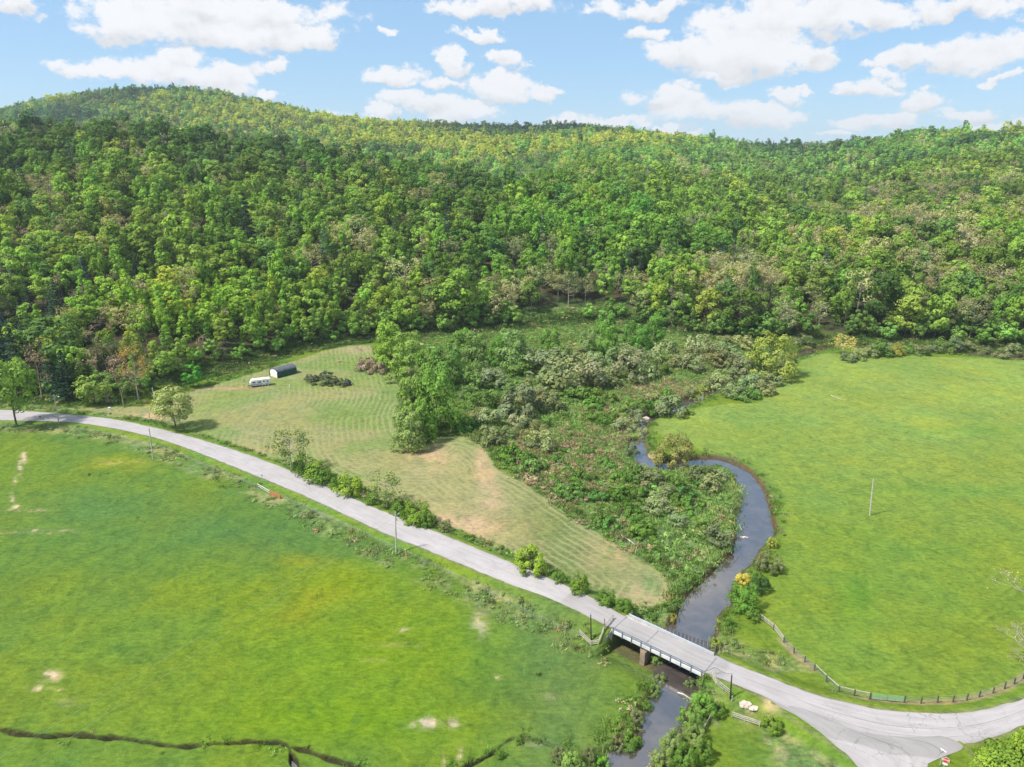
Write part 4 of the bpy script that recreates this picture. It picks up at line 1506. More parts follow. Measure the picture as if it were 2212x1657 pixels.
# the wood: one object whose own mesh carries the tree shapes and the points where they stand
rest = np.where(~single)[0]
V, FL, LVv, PART, MATI, base = [], [], [], [], [], 0
key = {}
kid = 1
forest_kinds = [(kd, q) for kd in KINDS for q in range(NVAR[kd])]
matl = [M_LEAF] + TRUNKM
for (kd, q) in forest_kinds:
    d = VAR[kd][q]
    key[(kd, q)] = kid
    for vv, ff, mi, lv in ((d['cv'], d['cf'], 0, d['lv']), (d['tv'], d['tf'], 1 + d['tm'], np.zeros(len(d['tf'])))):
        V.append(vv)
        FL.append((ff + base, mi))
        LVv.append(lv)
        PART.append(np.full(len(vv), kid))
        base += len(vv)
    kid += 1
nsrc = base
pv = np.stack([FXX[rest], FYY[rest], FZZ[rest] - .3], 1)
V.append(pv)
PART.append(np.zeros(len(pv), int))
allv = np.vstack(V)
npt = len(pv)


def padv(a, fill):
    a = np.asarray(a, float)
    return np.concatenate([np.full((nsrc,) + a.shape[1:], fill), a])


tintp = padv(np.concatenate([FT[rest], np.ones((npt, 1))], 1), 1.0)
sclp = padv(np.stack([HSC[rest] * WSC[rest], HSC[rest] * WSC[rest], HSC[rest]], 1), 1.0)
rotp = padv(np.stack([np.zeros(npt), np.zeros(npt), FROT[rest]], 1), 0.0)
pickp = padv([key[(KINDS[FK[i]], FV[i])] for i in rest], 0)


def scatter_object(name, V, FL, LVv, PART, mats, tintp, sclp, rotp, pickp, nkinds):
    me = npmesh(name, V, FL, mats, {'leafvar': ('FLOAT', 'FACE', np.concatenate(LVv)), 'part': ('INT', 'POINT', np.concatenate(PART)), 'tint': ('FLOAT_COLOR', 'POINT', tintp),
                                    'scl': ('FLOAT_VECTOR', 'POINT', sclp), 'rotv': ('FLOAT_VECTOR', 'POINT', rotp), 'pick': ('INT', 'POINT', pickp)})
    o = link(name, me)
    gtree = bpy.data.node_groups.new(name, 'GeometryNodeTree')
    gtree.interface.new_socket('Geometry', in_out='INPUT', socket_type='NodeSocketGeometry')
    gtree.interface.new_socket('Geometry', in_out='OUTPUT', socket_type='NodeSocketGeometry')
    N = gtree.nodes.new
    Lk = gtree.links.new
    gi, go, join = N('NodeGroupInput'), N('NodeGroupOutput'), N('GeometryNodeJoinGeometry')

    def nattr(nm, typ):
        a = N('GeometryNodeInputNamedAttribute')
        a.data_type = typ
        a.inputs['Name'].default_value = nm
        return a.outputs['Attribute']
    part, pk, scl, rot = nattr('part', 'INT'), nattr('pick', 'INT'), nattr('scl', 'FLOAT_VECTOR'), nattr('rotv', 'FLOAT_VECTOR')

    def eq(a, v):
        c_ = N('FunctionNodeCompare')
        c_.data_type = 'INT'
        c_.operation = 'EQUAL'
        ai = [s_ for s_ in c_.inputs if s_.type == 'INT']
        Lk(a, ai[0])
        ai[1].default_value = v
        return c_.outputs[0]

    def sepr(v):
        s_ = N('GeometryNodeSeparateGeometry')
        s_.domain = 'POINT'
        Lk(gi.outputs[0], s_.inputs['Geometry'])
        Lk(eq(part, v), s_.inputs['Selection'])
        return s_.outputs['Selection']
    pts = sepr(0)
    for v in range(1, nkinds + 1):
        iop = N('GeometryNodeInstanceOnPoints')
        Lk(pts, iop.inputs['Points'])
        Lk(eq(pk, v), iop.inputs['Selection'])
        Lk(sepr(v), iop.inputs['Instance'])
        Lk(rot, iop.inputs['Rotation'])
        Lk(scl, iop.inputs['Scale'])
        Lk(iop.outputs[0], join.inputs[0])
    Lk(join.outputs[0], go.inputs[0])
    md = o.modifiers.new('scatter', 'NODES')
    md.node_group = gtree
    return o


fo = scatter_object('forest', allv, FL, LVv, PART, matl, tintp, sclp, rotp, pickp, len(forest_kinds))
tag(fo, 'dense mixed spring woodland covering the hills beyond the valley', 'forest', kind='stuff')

# ------------------------------------------------------------------ single trees and shrubs of the valley floor
GRN, YGR, LIME, OLV, DRK, PALE = (.135, .245, .045), (.18, .29, .045), (.25, .37, .05), (.19, .225, .10), (.065, .135, .042), (.24, .32, .13)


def mpx(px, py):
    """metres per photo pixel at a ground point"""
    p = ground(px, py)
    return math.sqrt(p.x ** 2 + p.y ** 2 + (CAMH - p.z) ** 2) / FPX, p


def treepx(name, kind, x, ytop, ybase, wpx, tint, label, cat='tree', group=None, var=None, stem_='trunk', crown='crown'):
    m_, p = mpx(x, ybase)
    dep = math.atan2(CAMH, math.hypot(p.x, p.y))
    H = (ybase - ytop) * m_ / math.cos(dep) * (.96 if kind not in ('willow', 'bramble', 'nearbush') else .62)
    H = max(H, .5)
    if tint not in (GRN, YGR, LIME, OLV, DRK, PALE):
        tint = tuple(min(.55, c_ * 1.8) for c_ in tint)
    if ybase > 1350:
        H *= .72
        wpx *= .78
    if x > 2000 and ybase > 1500:
        H *= .62
    d0_ = VAR[kind][0]
    Wm = wpx * m_
    widen = Wm / (2.12 * d0_['R'] * H / d0_['H'])
    widen = min(max(widen, .5), 2.6)
    return plant(name, kind, p, H, label, cat, group, tint, widen, var, crown, stem_)


CORNER = 'trees of the clump at the hayfield corner'
TREES = [
    ('broadleaf_tree', 'roundtree', 36, 797, 919, 88, (.125, .20, .040), 'bright green two-trunked tree between meadow and road at the left', None),
    ('flowering_tree', 'roundtree', 380, 847, 926, 76, (.19, .22, .085), 'whitish flowering tree beside the road bend and the leaning pole', None),
    ('feathery_tree', 'feather', 630, 930, 1016, 88, (.10, .13, .045), 'thin-leaved feathery tree on the hayfield side of the road', None),
    ('feathery_tree', 'feather', 836, 1020, 1095, 84, (.12, .16, .052), 'thin-leaved feathery tree in the hedge above the middle pole', None),
    ('broadleaf_tree', 'bushtree', 846, 697, 792, 70, (.13, .21, .035), 'tall yellow-green tree topmost in the clump at the hayfield corner', CORNER),
    ('broadleaf_tree', 'bushtree', 882, 722, 822, 84, (.13, .20, .045), 'pale-blossomed green tree second from top of the hayfield clump', CORNER),
    ('broadleaf_tree', 'bushtree', 925, 755, 832, 62, (.10, .18, .035), 'mid green tree in the middle of the upper hayfield clump', CORNER),
    ('broadleaf_tree', 'bushtree', 966, 747, 838, 76, (.078, .15, .035), 'dark-sided green tree on the marsh side of the hayfield clump', CORNER),
    ('bare_tree', 'bare', 897, 785, 842, 36, (.2, .2, .12), 'pale leafless tree in the gap of the hayfield clump', CORNER),
    ('broadleaf_tree', 'bushtree', 945, 802, 930, 92, (.092, .17, .032), 'largest green tree in the lower part of the hayfield clump', CORNER),
    ('broadleaf_tree', 'bushtree', 893, 816, 925, 70, (.13, .20, .050), 'pale green tree bulging into the hayfield from the clump', CORNER),
    ('broadleaf_tree', 'bushtree', 915, 868, 952, 60, (.10, .18, .035), 'green tree low in the hayfield clump above its blossoming tip', CORNER),
    ('flowering_tree', 'bushtree', 884, 892, 970, 72, (.15, .20, .070), 'white-blossomed round tree at the lowest tip of the hayfield clump', CORNER),
    ('broadleaf_tree', 'bushtree', 1002, 712, 776, 62, (.085, .16, .035), 'round green tree left of the marsh-edge tree row', 'trees along the top of the marsh'),
    ('flowering_tree', 'bushtree', 1030, 720, 786, 58, (.11, .17, .055), 'pale green tree second from left along the top of the marsh', 'trees along the top of the marsh'),
    ('flowering_tree', 'bushtree', 1108, 714, 798, 74, (.12, .19, .065), 'green tree flecked with white blossom along the top of the marsh', 'trees along the top of the marsh'),
    ('broadleaf_tree', 'bushtree', 1075, 728, 792, 48, (.08, .17, .03), 'mid green tree left of the blossom-flecked marsh tree', 'trees along the top of the marsh'),
    ('broadleaf_tree', 'bushtree', 1187, 712, 782, 56, (.088, .165, .035), 'lone round green tree under the clearing at the marsh top', 'trees along the top of the marsh'),
    ('broadleaf_tree', 'bushtree', 1308, 671, 722, 46, (.10, .20, .045), 'bright round tree behind its twin above the marsh', 'trees along the top of the marsh'),
    ('broadleaf_tree', 'bushtree', 1312, 703, 775, 52, (.095, .185, .035), 'bright round tree in front of its twin above the marsh', 'trees along the top of the marsh'),
    ('flowering_tree', 'bushtree', 1268, 714, 772, 40, (.13, .19, .075), 'pale flowering small tree left of the twin round trees', 'trees along the top of the marsh'),
    ('broadleaf_tree', 'bushtree', 1360, 695, 745, 32, (.07, .15, .03), 'small green tree right of the twin round trees', 'trees along the top of the marsh'),
    ('broadleaf_tree', 'bushtree', 1384, 703, 762, 44, (.075, .17, .035), 'round deep green tree right of the small one above the marsh', 'trees along the top of the marsh'),
    ('broadleaf_tree', 'bushtree', 1412, 682, 750, 46, (.085, .18, .035), 'green tree farthest right of the marsh-top row', 'trees along the top of the marsh'),
    ('golden_willow', 'goldwillow', 1668, 731, 812, 112, (.165, .200, .045), 'large round yellow-green willow at the river bend', None),
    ('orange_willow', 'feather', 1820, 727, 768, 52, (.38, .27, .08), 'tan multi-stemmed leafless willow at the top of the right field', None),
    ('golden_willow', 'goldwillow', 1456, 942, 1004, 88, (.155, .155, .055), 'golden open-crowned willow on the inside bend of the river', None),
]
for (nm, kd, x, yt, yb, wp, ti_, lab, gp) in TREES:
    treepx(nm, kd, x, yt, yb, wp, ti_, lab, 'tree', gp)

HEDGE = 'bushes in the hedge between road and hayfield'
BUSH = [
    (680, 985, 1034, 66, YGR, 'bright green bush right of the feathery tree by the road', HEDGE),
    (655, 975, 1022, 50, GRN, 'dark green bush at the foot of the upper feathery tree', HEDGE),
    (700, 1005, 1045, 44, GRN, 'mid green bush in the roadside hedge before the gap', HEDGE),
    (755, 1016, 1066, 62, LIME, 'lime green bush in the gap between the two feathery trees', HEDGE),
    (728, 1026, 1056, 32, GRN, 'small dark bush left of the lime hedge bush', HEDGE),
    (800, 1062, 1086, 40, GRN, 'low bush left of the lower feathery tree', HEDGE),
    (870, 1065, 1108, 56, GRN, 'dark bush right of the lower feathery tree', HEDGE),
    (903, 1070, 1126, 66, YGR, 'large yellow-green bush above the middle utility pole', HEDGE),
    (925, 1095, 1136, 40, GRN, 'dark green bush ending the hedge above the middle pole', HEDGE),
    (960, 1120, 1146, 36, OLV, 'small olive bush right of the hedge end', HEDGE),
    (1144, 1170, 1232, 76, LIME, 'bright lime willow bush at the hayfield edge near the road', HEDGE),
    (1250, 1228, 1279, 42, YGR, 'small upright green bush by the road left of the bridge', HEDGE),
    (1311, 1266, 1302, 42, GRN, 'dark green bush at the hayfield tip by the bridge', HEDGE),
    (1206, 1230, 1256, 34, GRN, 'low green bush between lime bush and upright bush', HEDGE),
    (1345, 1290, 1318, 40, GRN, 'low bush under the tip of the hayfield near bridge', HEDGE),
    (1606, 1246, 1312, 64, (.085, .17, .030), 'large deep green bush on the river bank above the bridge', 'bushes on the right river bank'),
    (1604, 1236, 1262, 36, (.33, .26, .05), 'yellow-flowering bush crowning the river bank bushes', 'bushes on the right river bank'),
    (1640, 1231, 1276, 44, DRK, 'dark green round bush right of the yellow one', 'bushes on the right river bank'),
    (1660, 1183, 1233, 50, OLV, 'olive grey willow bush on the bank by the right field', 'bushes on the right river bank'),
    (1626, 1314, 1338, 36, GRN, 'small green bush where the field fence starts', 'bushes on the right river bank'),
    (1546, 1366, 1396, 32, (.15, .19, .04), 'small yellow-green bush on the bank beside the bridge rail', 'bushes on the right river bank'),
    (1668, 1155, 1182, 22, (.20, .22, .05), 'small yellowish bush on the bank at the field corner', 'bushes on the right river bank'),
    (1455, 1318, 1340, 18, (.18, .165, .04), 'tiny ochre bush at the left bank above the bridge', None),
    (1648, 1525, 1564, 0, GRN, '', None),
    (1668, 1536, 1575, 50, YGR, 'green bush on the weedy bank between fence rails and road', None),
]
for (x, yt, yb, wp, ti_, lab, gp) in BUSH:
    if not lab:
        continue
    treepx('bush', 'nearbush' if yb > 1100 else 'willow', x, yt, yb, wp, ti_, lab, 'bush', gp, stem_='stems', crown='foliage')
NB = [
    (1420, 1395, 1438, 34, (.12, .18, .05), 'pale green bush growing beside the bridge pier'), (1426, 1440, 1476, 30, (.12, .17, .06), 'thin green bush on the bank below the pier'),
    (1414, 1470, 1500, 34, (.10, .15, .05), 'olive bush on the left bank below the bridge'), (1398, 1506, 1536, 34, GRN, 'green bush halfway down the lower left bank'),
    (1376, 1520, 1560, 40, OLV, 'olive brushy bush on the lower left bank'), (1362, 1560, 1604, 56, GRN, 'wide green bush above the creek mouth'),
    (1336, 1590, 1615, 30, OLV, 'olive bush beside the creek mouth'),
    (1488, 1452, 1486, 26, (.11, .16, .06), 'grey-green bush under the right bridge abutment'), (1516, 1478, 1540, 70, (.10, .19, .035), 'big green willow bush on the right bank below the bridge'),
    (1552, 1505, 1545, 36, GRN, 'dark green bush at the foot of the right abutment'), (1490, 1500, 1572, 64, (.11, .18, .045), 'leaning green willow over the water below the bridge'),
    (1455, 1560, 1622, 62, (.12, .17, .055), 'pale olive willow hanging over the water'), (1500, 1552, 1602, 60, (.12, .17, .05), 'olive willow left of the fallen branches'),
    (1430, 1590, 1652, 54, (.14, .19, .055), 'yellow-green willow farthest out over the lower river'), (1480, 1595, 1655, 70, GRN, 'broad green bush at the bottom of the lower right bank'),
    (1520, 1580, 1640, 46, GRN, 'green bush right of the broad one at the frame bottom'),
    (1235, 1612, 1662, 60, (.13, .20, .05), 'yellow-green willow bush between creek and meadow'), (1205, 1600, 1640, 40, OLV, 'olive bush left of the creekside willow bush'),
    (1270, 1600, 1640, 36, OLV, 'grey willow bush right of the creekside willow bush'), (1302, 1628, 1665, 40, (.10, .22, .03), 'vivid green bush at the creek mouth'),
    (1080, 1610, 1634, 26, GRN, 'small green bush on the creek bank left end'), (1120, 1588, 1606, 22, GRN, 'small green bush above the creek bend'),
    (2135, 1570, 1665, 80, LIME, 'tall lime green tree crown by the stop sign'), (2180, 1540, 1680, 110, YGR, 'big leafy green tree in the bottom right corner'),
    (2225, 1500, 1680, 90, LIME, 'bright tree at the frame corner right of the stop sign'), (2165, 1600, 1710, 90, GRN, 'dark green tree behind the stop sign'),
]
for (x, yt, yb, wp, ti_, lab) in NB:
    if x > 2000:
        treepx('roadside_tree', 'roundtree', x, yt + 10, yb + 40, wp * 1.1, ti_, lab, 'tree', 'trees in the corner by the stop sign')
    else:
        treepx('bush', 'nearbush', x, yt, yb, wp, ti_, lab, 'bush', 'bushes along the lower river and creek', stem_='stems', crown='foliage')
# leafless sycamore at the right edge
m_, p = mpx(2268, 1415)
plant('bare_tree', 'bigbare', p, 15.0, 'big leafless pale-barked tree leaning in at the right edge', 'tree', None, (.45, .36, .20), 1.75, 0)
m_, p = mpx(2240, 1495)
plant('bare_tree', 'bigbare', p, 11.0, 'lower leafless tree by the field fence at the right edge', 'tree', None, (.30, .22, .10), 1.3, 0)
# wood-edge individuals seen on the left
for (kd, x, yt, yb, wp, ti_, lab) in [('bare', 92, 752, 862, 80, (.2, .15, .1), 'pale leafless tree between pines behind the roadside pole'), ('bare', 235, 765, 872, 84, (.20, .145, .12), 'pinkish leafless tree above the small white box'),
                                     ('bare', 268, 790, 880, 60, (.22, .16, .1), 'grey-brown leafless tree right of the pinkish one'), ('sapling', 205, 812, 872, 56, (.15, .21, .05), 'pale yellow-green tree left of the white box'),
                                     ('pine', 150, 770, 862, 60, (.022, .050, .028), 'dark broad pine left of the pale yellow-green tree'), ('sapling', 418, 790, 835, 40, (.06, .19, .03), 'vivid green small tree at the wood edge near the track'),
                                     ('bare', 402, 682, 742, 66, (.25, .2, .16), 'grey leafless round crown above the track'), ('pine', 12, 700, 850, 70, (.030, .060, .042), 'blue-green tall pine at the left edge'),
                                     ('pine', 50, 720, 856, 60, (.034, .064, .044), 'blue-green pine second from the left edge'), ('budding', 300, 755, 868, 50, (.24, .17, .06), 'slim rusty budding tree right of the leafless ones')]:
    treepx(KNAME[kd][0], kd, x, yt, yb, wp, ti_, lab, 'tree', 'single trees along the edge of the wood')

# ---- marsh shrubs, each where the photograph has it (crop pixels / 3 + offset)
SH = []
for (x, y, w_, k_) in [(1460, 600, 330, 'w'), (1600, 600, 220, 'w'), (1330, 590, 160, 'w'), (1870, 545, 260, 'w'), (1700, 570, 180, 'w'), (1970, 525, 140, 'w'), (1220, 690, 220, 'w'), (1350, 730, 170, 'w'), (980, 590, 190, 'w'), (860, 600, 150, 'g'), (930, 540, 150, 'w'), (1060, 600, 110, 'w'), (1110, 605, 170, 'b'), (1180, 580, 120, 'b'),
                       (1290, 505, 220, 'w'), (1140, 500, 180, 'g'), (1380, 470, 180, 'w'), (1230, 440, 160, 'w'), (980, 700, 130, 'g'), (905, 720, 150, 'g'), (1160, 770, 240, 'w'), (1060, 770, 140, 'w'), (960, 850, 190, 'w'), (1140, 830, 120, 'w'), (1190, 840, 110, 'w'), (800, 860, 170, 'b'), (740, 840, 100, 'b'),
                       (970, 950, 160, 'w'), (1090, 900, 110, 'w'), (1270, 890, 130, 'w'), (1290, 990, 170, 'w'), (1240, 970, 90, 'w'), (1640, 710, 130, 'b'), (1650, 625, 100, 'b'), (1550, 655, 180, 'b'), (1470, 650, 120, 'b'), (1740, 670, 90, 'g'), (1440, 775, 70, 'b'), (1390, 775, 55, 'b'), (1640, 790, 120, 'b'), (1720, 820, 110, 'b'),
                       (1750, 770, 80, 'b'), (1940, 740, 170, 'b'), (1860, 760, 110, 'g'), (1830, 860, 130, 'w'), (1900, 800, 110, 'w'), (2100, 705, 180, 'b'), (2030, 690, 110, 'w'), (1320, 825, 80, 'b'), (1100, 1050, 160, 'b'), (1060, 1000, 90, 'b'), (1160, 1090, 170, 'b'), (1250, 1120, 170, 'b'), (1210, 1060, 110, 'b'), (1310, 1090, 80, 'b'),
                       (1540, 1190, 120, 'b'), (1600, 1010, 90, 'b'), (1740, 1095, 90, 'b'), (1690, 1060, 80, 'b'), (1460, 1290, 190, 'b'), (1530, 1270, 120, 'b'), (1660, 1310, 140, 'b'), (1400, 1060, 90, 'b'), (1390, 1160, 70, 'b'), (1800, 1310, 150, 'b'), (1900, 1310, 170, 'b'), (1890, 1190, 170, 'b'), (1830, 1240, 110, 'b'), (2000, 1220, 160, 'w'),
                       (1950, 1150, 110, 'w'), (1830, 1390, 120, 'b'), (2040, 1400, 150, 'w'), (2180, 1470, 120, 'w'), (1700, 1470, 120, 'b'), (1750, 1490, 110, 'b'), (1950, 1550, 160, 'b'), (1900, 1440, 140, 'b'), (2100, 1310, 140, 'w'), (2190, 1330, 120, 'b'), (1950, 910, 90, 'w'), (1870, 1010, 100, 'w'), (1880, 920, 70, 'g'), (2130, 765, 170, 'w'),
                       (1790, 430, 160, 'w'), (1870, 400, 130, 'w'), (1950, 470, 170, 'w'), (2050, 490, 130, 'g'), (2090, 420, 170, 'w'), (2190, 450, 130, 'w'), (1620, 440, 150, 'w'), (1500, 400, 150, 'w'), (1430, 420, 130, 'g'), (1700, 380, 120, 'g'), (1560, 350, 90, 'g'), (1790, 340, 90, 'w'), (2000, 350, 110, 'b'), (1040, 420, 90, 'b'), (880, 430, 110, 'g'), (860, 500, 110, 'g'),
                       (800, 560, 90, 'g'), (800, 640, 110, 'g'), (760, 720, 100, 'b'), (850, 660, 100, 'b'), (880, 780, 110, 'w'), (1080, 680, 100, 'g'), (1020, 1180, 0, 'b'), (1850, 680, 70, 'g'), (1490, 900, 60, 'b'), (1330, 930, 80, 'g'), (1420, 1000, 70, 'b'), (1560, 1080, 70, 'b'), (1480, 1110, 70, 'b'), (1620, 1180, 80, 'b'), (1750, 1180, 100, 'b'), (2060, 1180, 130, 'b'), (2150, 1230, 120, 'g')]:
    SH.append((x / 3 + 737.3, y / 3 + 648, w_ / 3, k_))
for (x, y, w_, k_) in [(100, 345, 160, 'w'), (270, 315, 110, 'w'), (380, 335, 140, 'w'), (60, 400, 130, 'w'), (180, 400, 130, 'w'), (280, 385, 150, 'w'), (190, 450, 130, 'w'), (270, 445, 150, 'w'), (350, 430, 110, 'w'), (60, 475, 140, 'w'), (390, 505, 140, 'w'), (490, 475, 130, 'g'), (610, 485, 100, 'w'), (540, 490, 80, 'w'), (240, 590, 150, 'w'), (310, 545, 110, 'w'),
                       (190, 570, 90, 'w'), (110, 650, 110, 'y'), (50, 660, 90, 'w'), (330, 640, 130, 'w'), (400, 655, 120, 'b'), (450, 640, 100, 'b'), (530, 620, 120, 'w'), (590, 560, 100, 'w'), (480, 570, 130, 'w'), (420, 580, 110, 'w'), (700, 405, 80, 'w'), (660, 430, 70, 'w'), (710, 310, 90, 'w'), (800, 300, 80, 'w'), (1070, 405, 80, 'w'), (1130, 395, 90, 'w'), (1210, 375, 90, 'w'),
                       (1260, 375, 100, 'g'), (1300, 370, 100, 'g'), (1390, 365, 90, 'y'), (1360, 350, 80, 'w'), (1550, 365, 80, 'w'), (1610, 350, 70, 'w'), (1680, 345, 110, 'g'), (1760, 345, 90, 'w'), (1830, 350, 80, 'w'), (1960, 360, 80, 'w'), (2070, 380, 90, 'w'), (2130, 375, 80, 'w'), (1450, 345, 80, 'g'), (40, 745, 60, 'g'),
                       (120, 1190, 160, 'w'), (190, 1200, 130, 'w'), (250, 1180, 90, 'w'), (50, 1160, 110, 'b'), (60, 1360, 140, 'b'), (20, 1280, 120, 'b'), (180, 1250, 130, 'w'), (100, 1220, 90, 'b'), (235, 1600, 170, 'w'), (150, 1580, 60, 'g'), (120, 1480, 90, 'g'), (30, 1420, 80, 'b')]:
    SH.append((x / 3 + 1474.6, y / 3 + 648, w_ / 3, k_))
SL = {'w': ('willow', 'grey-green rounded willow shrub', 'willow_shrub'), 'b': ('bramble', 'low deep green bramble mound', 'bramble_bush'), 'g': ('willow', 'fresh green leafy shrub', 'leafy_shrub'), 'y': ('willow', 'yellowish green willow shrub', 'willow_shrub')}
STINT = {'w': (.235, .280, .135), 'b': (.130, .250, .055), 'g': (.165, .280, .075), 'y': (.32, .34, .085)}


def shrub_place(x, y):
    if y > 1180 and x < 1600:
        return 'in the rank grass above the bridge'
    if x > 1600 and y < 830:
        if x > 2080:
            return 'at the far right end of the field\'s top bank'
        if x > 1880:
            return 'on the bank beyond the right field'
        if x > 1800:
            return 'beside the tan multi-stemmed willow'
        return 'around the big golden willow'
    if x > 1560 and y < 900:
        return 'at the left corner of the right field'
    if x > 1474 and y > 1000:
        return 'inside the great river bend'
    if y < 790:
        return 'in the upper marsh under the wood, ' + ('west part' if x < 1150 else 'middle part' if x < 1340 else 'east part' if x < 1500 else 'river end')
    if y < 870:
        return 'in the willow thicket ' + ('beside the hayfield clump' if x < 1090 else 'over the marsh' if x < 1300 else 'left of the hidden river')
    if y < 960:
        return 'in the marsh ' + ('east of the white-blossomed tree' if x < 1110 else 'centre' if x < 1250 else 'near the river rocks')
    if y < 1040:
        return 'along the hayfield edge of the marsh' if x < 1200 else 'on the marsh side of the narrow river'
    return ('in the dead brown weeds' if x < 1280 else 'in the lower marsh' if x < 1400 else 'in the marsh below the golden willow')


sb = {}
for s_ in SH:
    if s_[2] > 5:
        sb.setdefault((s_[3], shrub_place(s_[0], s_[1])), []).append(s_)
for (k_, plc), mem in sb.items():
    mem.sort(key=lambda s_: s_[0])
    for j, (x, y, w_, _k) in enumerate(mem):
        kd, desc, nm = SL[k_]
        if len(mem) > 1:
            desc = (ORD[j] if j < 12 else 'last') + ' ' + desc + ' from left'
        lab = ' '.join((desc + ' ' + plc).split()[:16])
        m_, p = mpx(x, y)
        Hm = w_ * m_ * (.62 if k_ != 'b' else .42) * prnd.uniform(.85, 1.15)
        d0_ = VAR[kd][0]
        wd_ = w_ * m_ / (1.82 * d0_['R'] * Hm / d0_['H'])
        tn = np.array(STINT[k_]) * math.exp(prnd.gauss(0, .16)) * np.array([math.exp(prnd.gauss(0, .08)), 1, math.exp(prnd.gauss(0, .1))])
        # stand with the foot a little behind the traced lower rim
        q = p + Vector((p.x, p.y, 0)).normalized() * (w_ * m_ * .30)
        q.z = float(height(q.x, q.y)[0])
        if kd == 'willow' and k_ == 'w' and w_ > 80:
            wd_ *= .9
        plant(nm, kd, q, Hm, lab, 'shrub', 'shrubs of the marsh', tn, wd_, None, 'foliage', 'stems', .1)

# bramble island, brush heap
for j, (x, y, w_) in enumerate([(672, 822, 34), (694, 826, 44), (716, 829, 42), (740, 831, 36), (705, 815, 30)]):
    m_, p = mpx(x, y)
    plant('bramble_bush', 'bramble', p, 1.9, ORD[j] + ' dark bramble of the lens-shaped patch in the mown grass', 'shrub', 'brambles of the patch right of the shed', (.105, .135, .075), w_ * m_ / (2.05 * 2.4 * 1.9 / 1.7), None, 'foliage', 'stems')
for j, (x, yt, yb, w_) in enumerate([(776, 745, 782, 24), (793, 765, 800, 50), (815, 778, 806, 40)]):
    treepx('dead_brush', 'bare' if j == 0 else 'bramble', x, yt, yb, w_, (.19, .15, .115), ['upright leafless sapling left of the brown brush heap', 'brown leafless brush heap beside the hayfield clump', 'lower leafless brush heap against the clump'][j], 'shrub', 'dead brush at the top of the hayfield', stem_='stems', crown='buds')

# ------------------------------------------------------------------ undergrowth: tussocks and weeds nobody could count
rngt = np.random.default_rng(11)
tv, tf, tlv, tpart, tb = [], [], [], [], 0
for q in range(4):
    r_ = np.random.default_rng(200 + q)
    nb = 46
    b0 = r_.normal(0, .35 + .1 * q, (nb, 2))
    hh = r_.uniform(.35, 1.0, nb)
    tip = b0 + r_.normal(0, .28, (nb, 2))
    wv_ = r_.normal(0, 1, (nb, 2))
    wv_ /= np.linalg.norm(wv_, axis=1, keepdims=True)
    wd_ = .055
    v = np.stack([np.c_[b0 - wv_ * wd_, np.full(nb, -.1)], np.c_[b0 + wv_ * wd_, np.full(nb, -.1)], np.c_[tip + wv_ * wd_ * .6, hh], np.c_[tip - wv_ * wd_ * .3, hh * 1.05]], 1).reshape(-1, 3)
    f = np.arange(nb * 4).reshape(nb, 4)
    tv.append(v)
    tf.append((f + tb, 0))
    tlv.append(r_.random(nb))
    tpart.append(np.full(len(v), q + 1))
    tb += len(v)
# leafy low weeds
for q in range(3):
    r_ = np.random.default_rng(300 + q)
    cen = np.c_[r_.normal(0, .55, (7, 2)), r_.uniform(.1, .45, 7)]
    v, f, lv = clumps_to_cards(r_, cen, np.full(7, .38), 20, .13, .8, .8)
    tv.append(v)
    tf.append((f + tb, 0))
    tlv.append(lv)
    tpart.append(np.full(len(v), q + 5))
    tb += len(v)
N0_ = 230000
cx0, cy0 = rngt.uniform(-300, 330, N0_), rngt.uniform(72, 420, N0_)
ok = np.abs(cx0 / cy0) < .80
cx0, cy0 = cx0[ok], cy0[ok]
cz0, cde, csr, csk = height(cx0, cy0, True)
cms = sdist(cx0, cy0, MARSH)
crf = sdist(cx0, cy0, RFIELD)
cmw = sdist(cx0, cy0, MOW)
bx_n = fbm(cx0, cy0, 8, 3, 2)
L_ = np.linalg.norm(S1 - S0)
s_b = (cx0 - S0[0]) * bdir[0] + (cy0 - S0[1]) * bdir[1]
q_b = (cx0 - S0[0]) * bnor[0] + (cy0 - S0[1]) * bnor[1]
under = (s_b > -1) & (s_b < L_ + 1) & (q_b > -.5) & (q_b < 6.5)
onroad = cde < .5
wet = (csr < .35) | (csk < .25) | (cz0 < WATER_Z + .08)
inm = (cms < 0)
vstrip = (cde > 2.2) & (cde < 9.5) & (cmw > 1) & (crf > 1) & (bx_n > .42)
hedge = (cmw > .3) & (cmw < 7) & (cde > 1.6) & (cy0 < 300)
bank_ = (csr > .3) & (csr < 3.4)
ckb = (csk > .5) & (csk < 1.6) & (cy0 < 130)
tus = (bx_n > .64) & (crf > 0) & (cmw > 2) & (cy0 < 200) & (rngt.random(len(cx0)) < .05)
fe = np.zeros(len(cx0))
fedge = (cy0 > foot_y(cx0 / cy0) - 5) & (cy0 < foot_y(cx0 / cy0) + 8) & (cde > 3)
pw = np.select([inm, bank_, ckb, vstrip, hedge, fedge, tus], [.55, .6, .13, .30, .5, .8, .16], 0.0)
pw = np.where(bank_ & (crf < 4), pw * .35, pw)
keep = (rngt.random(len(cx0)) < pw) & ~onroad & ~wet & ~under
cx0, cy0, cz0, inm, vstrip, bank_, fedge, hedge, cms, tus = [a[keep] for a in (cx0, cy0, cz0, inm, vstrip, bank_, fedge, hedge, cms, tus & ~(inm | bank_ | ckb | vstrip | hedge | fedge))]
nT = len(cx0)
print('tussocks', nT)
tt_ = np.tile(np.array([.14, .235, .050]), (nT, 1))
tt_[inm] = (.20, .315, .095)
tt_[vstrip] = (.21, .28, .11)
tt_[hedge] = (.14, .23, .060)
tt_[fedge] = (.10, .17, .05)
cpx, cpy, _ = project(cx0, cy0, cz0)
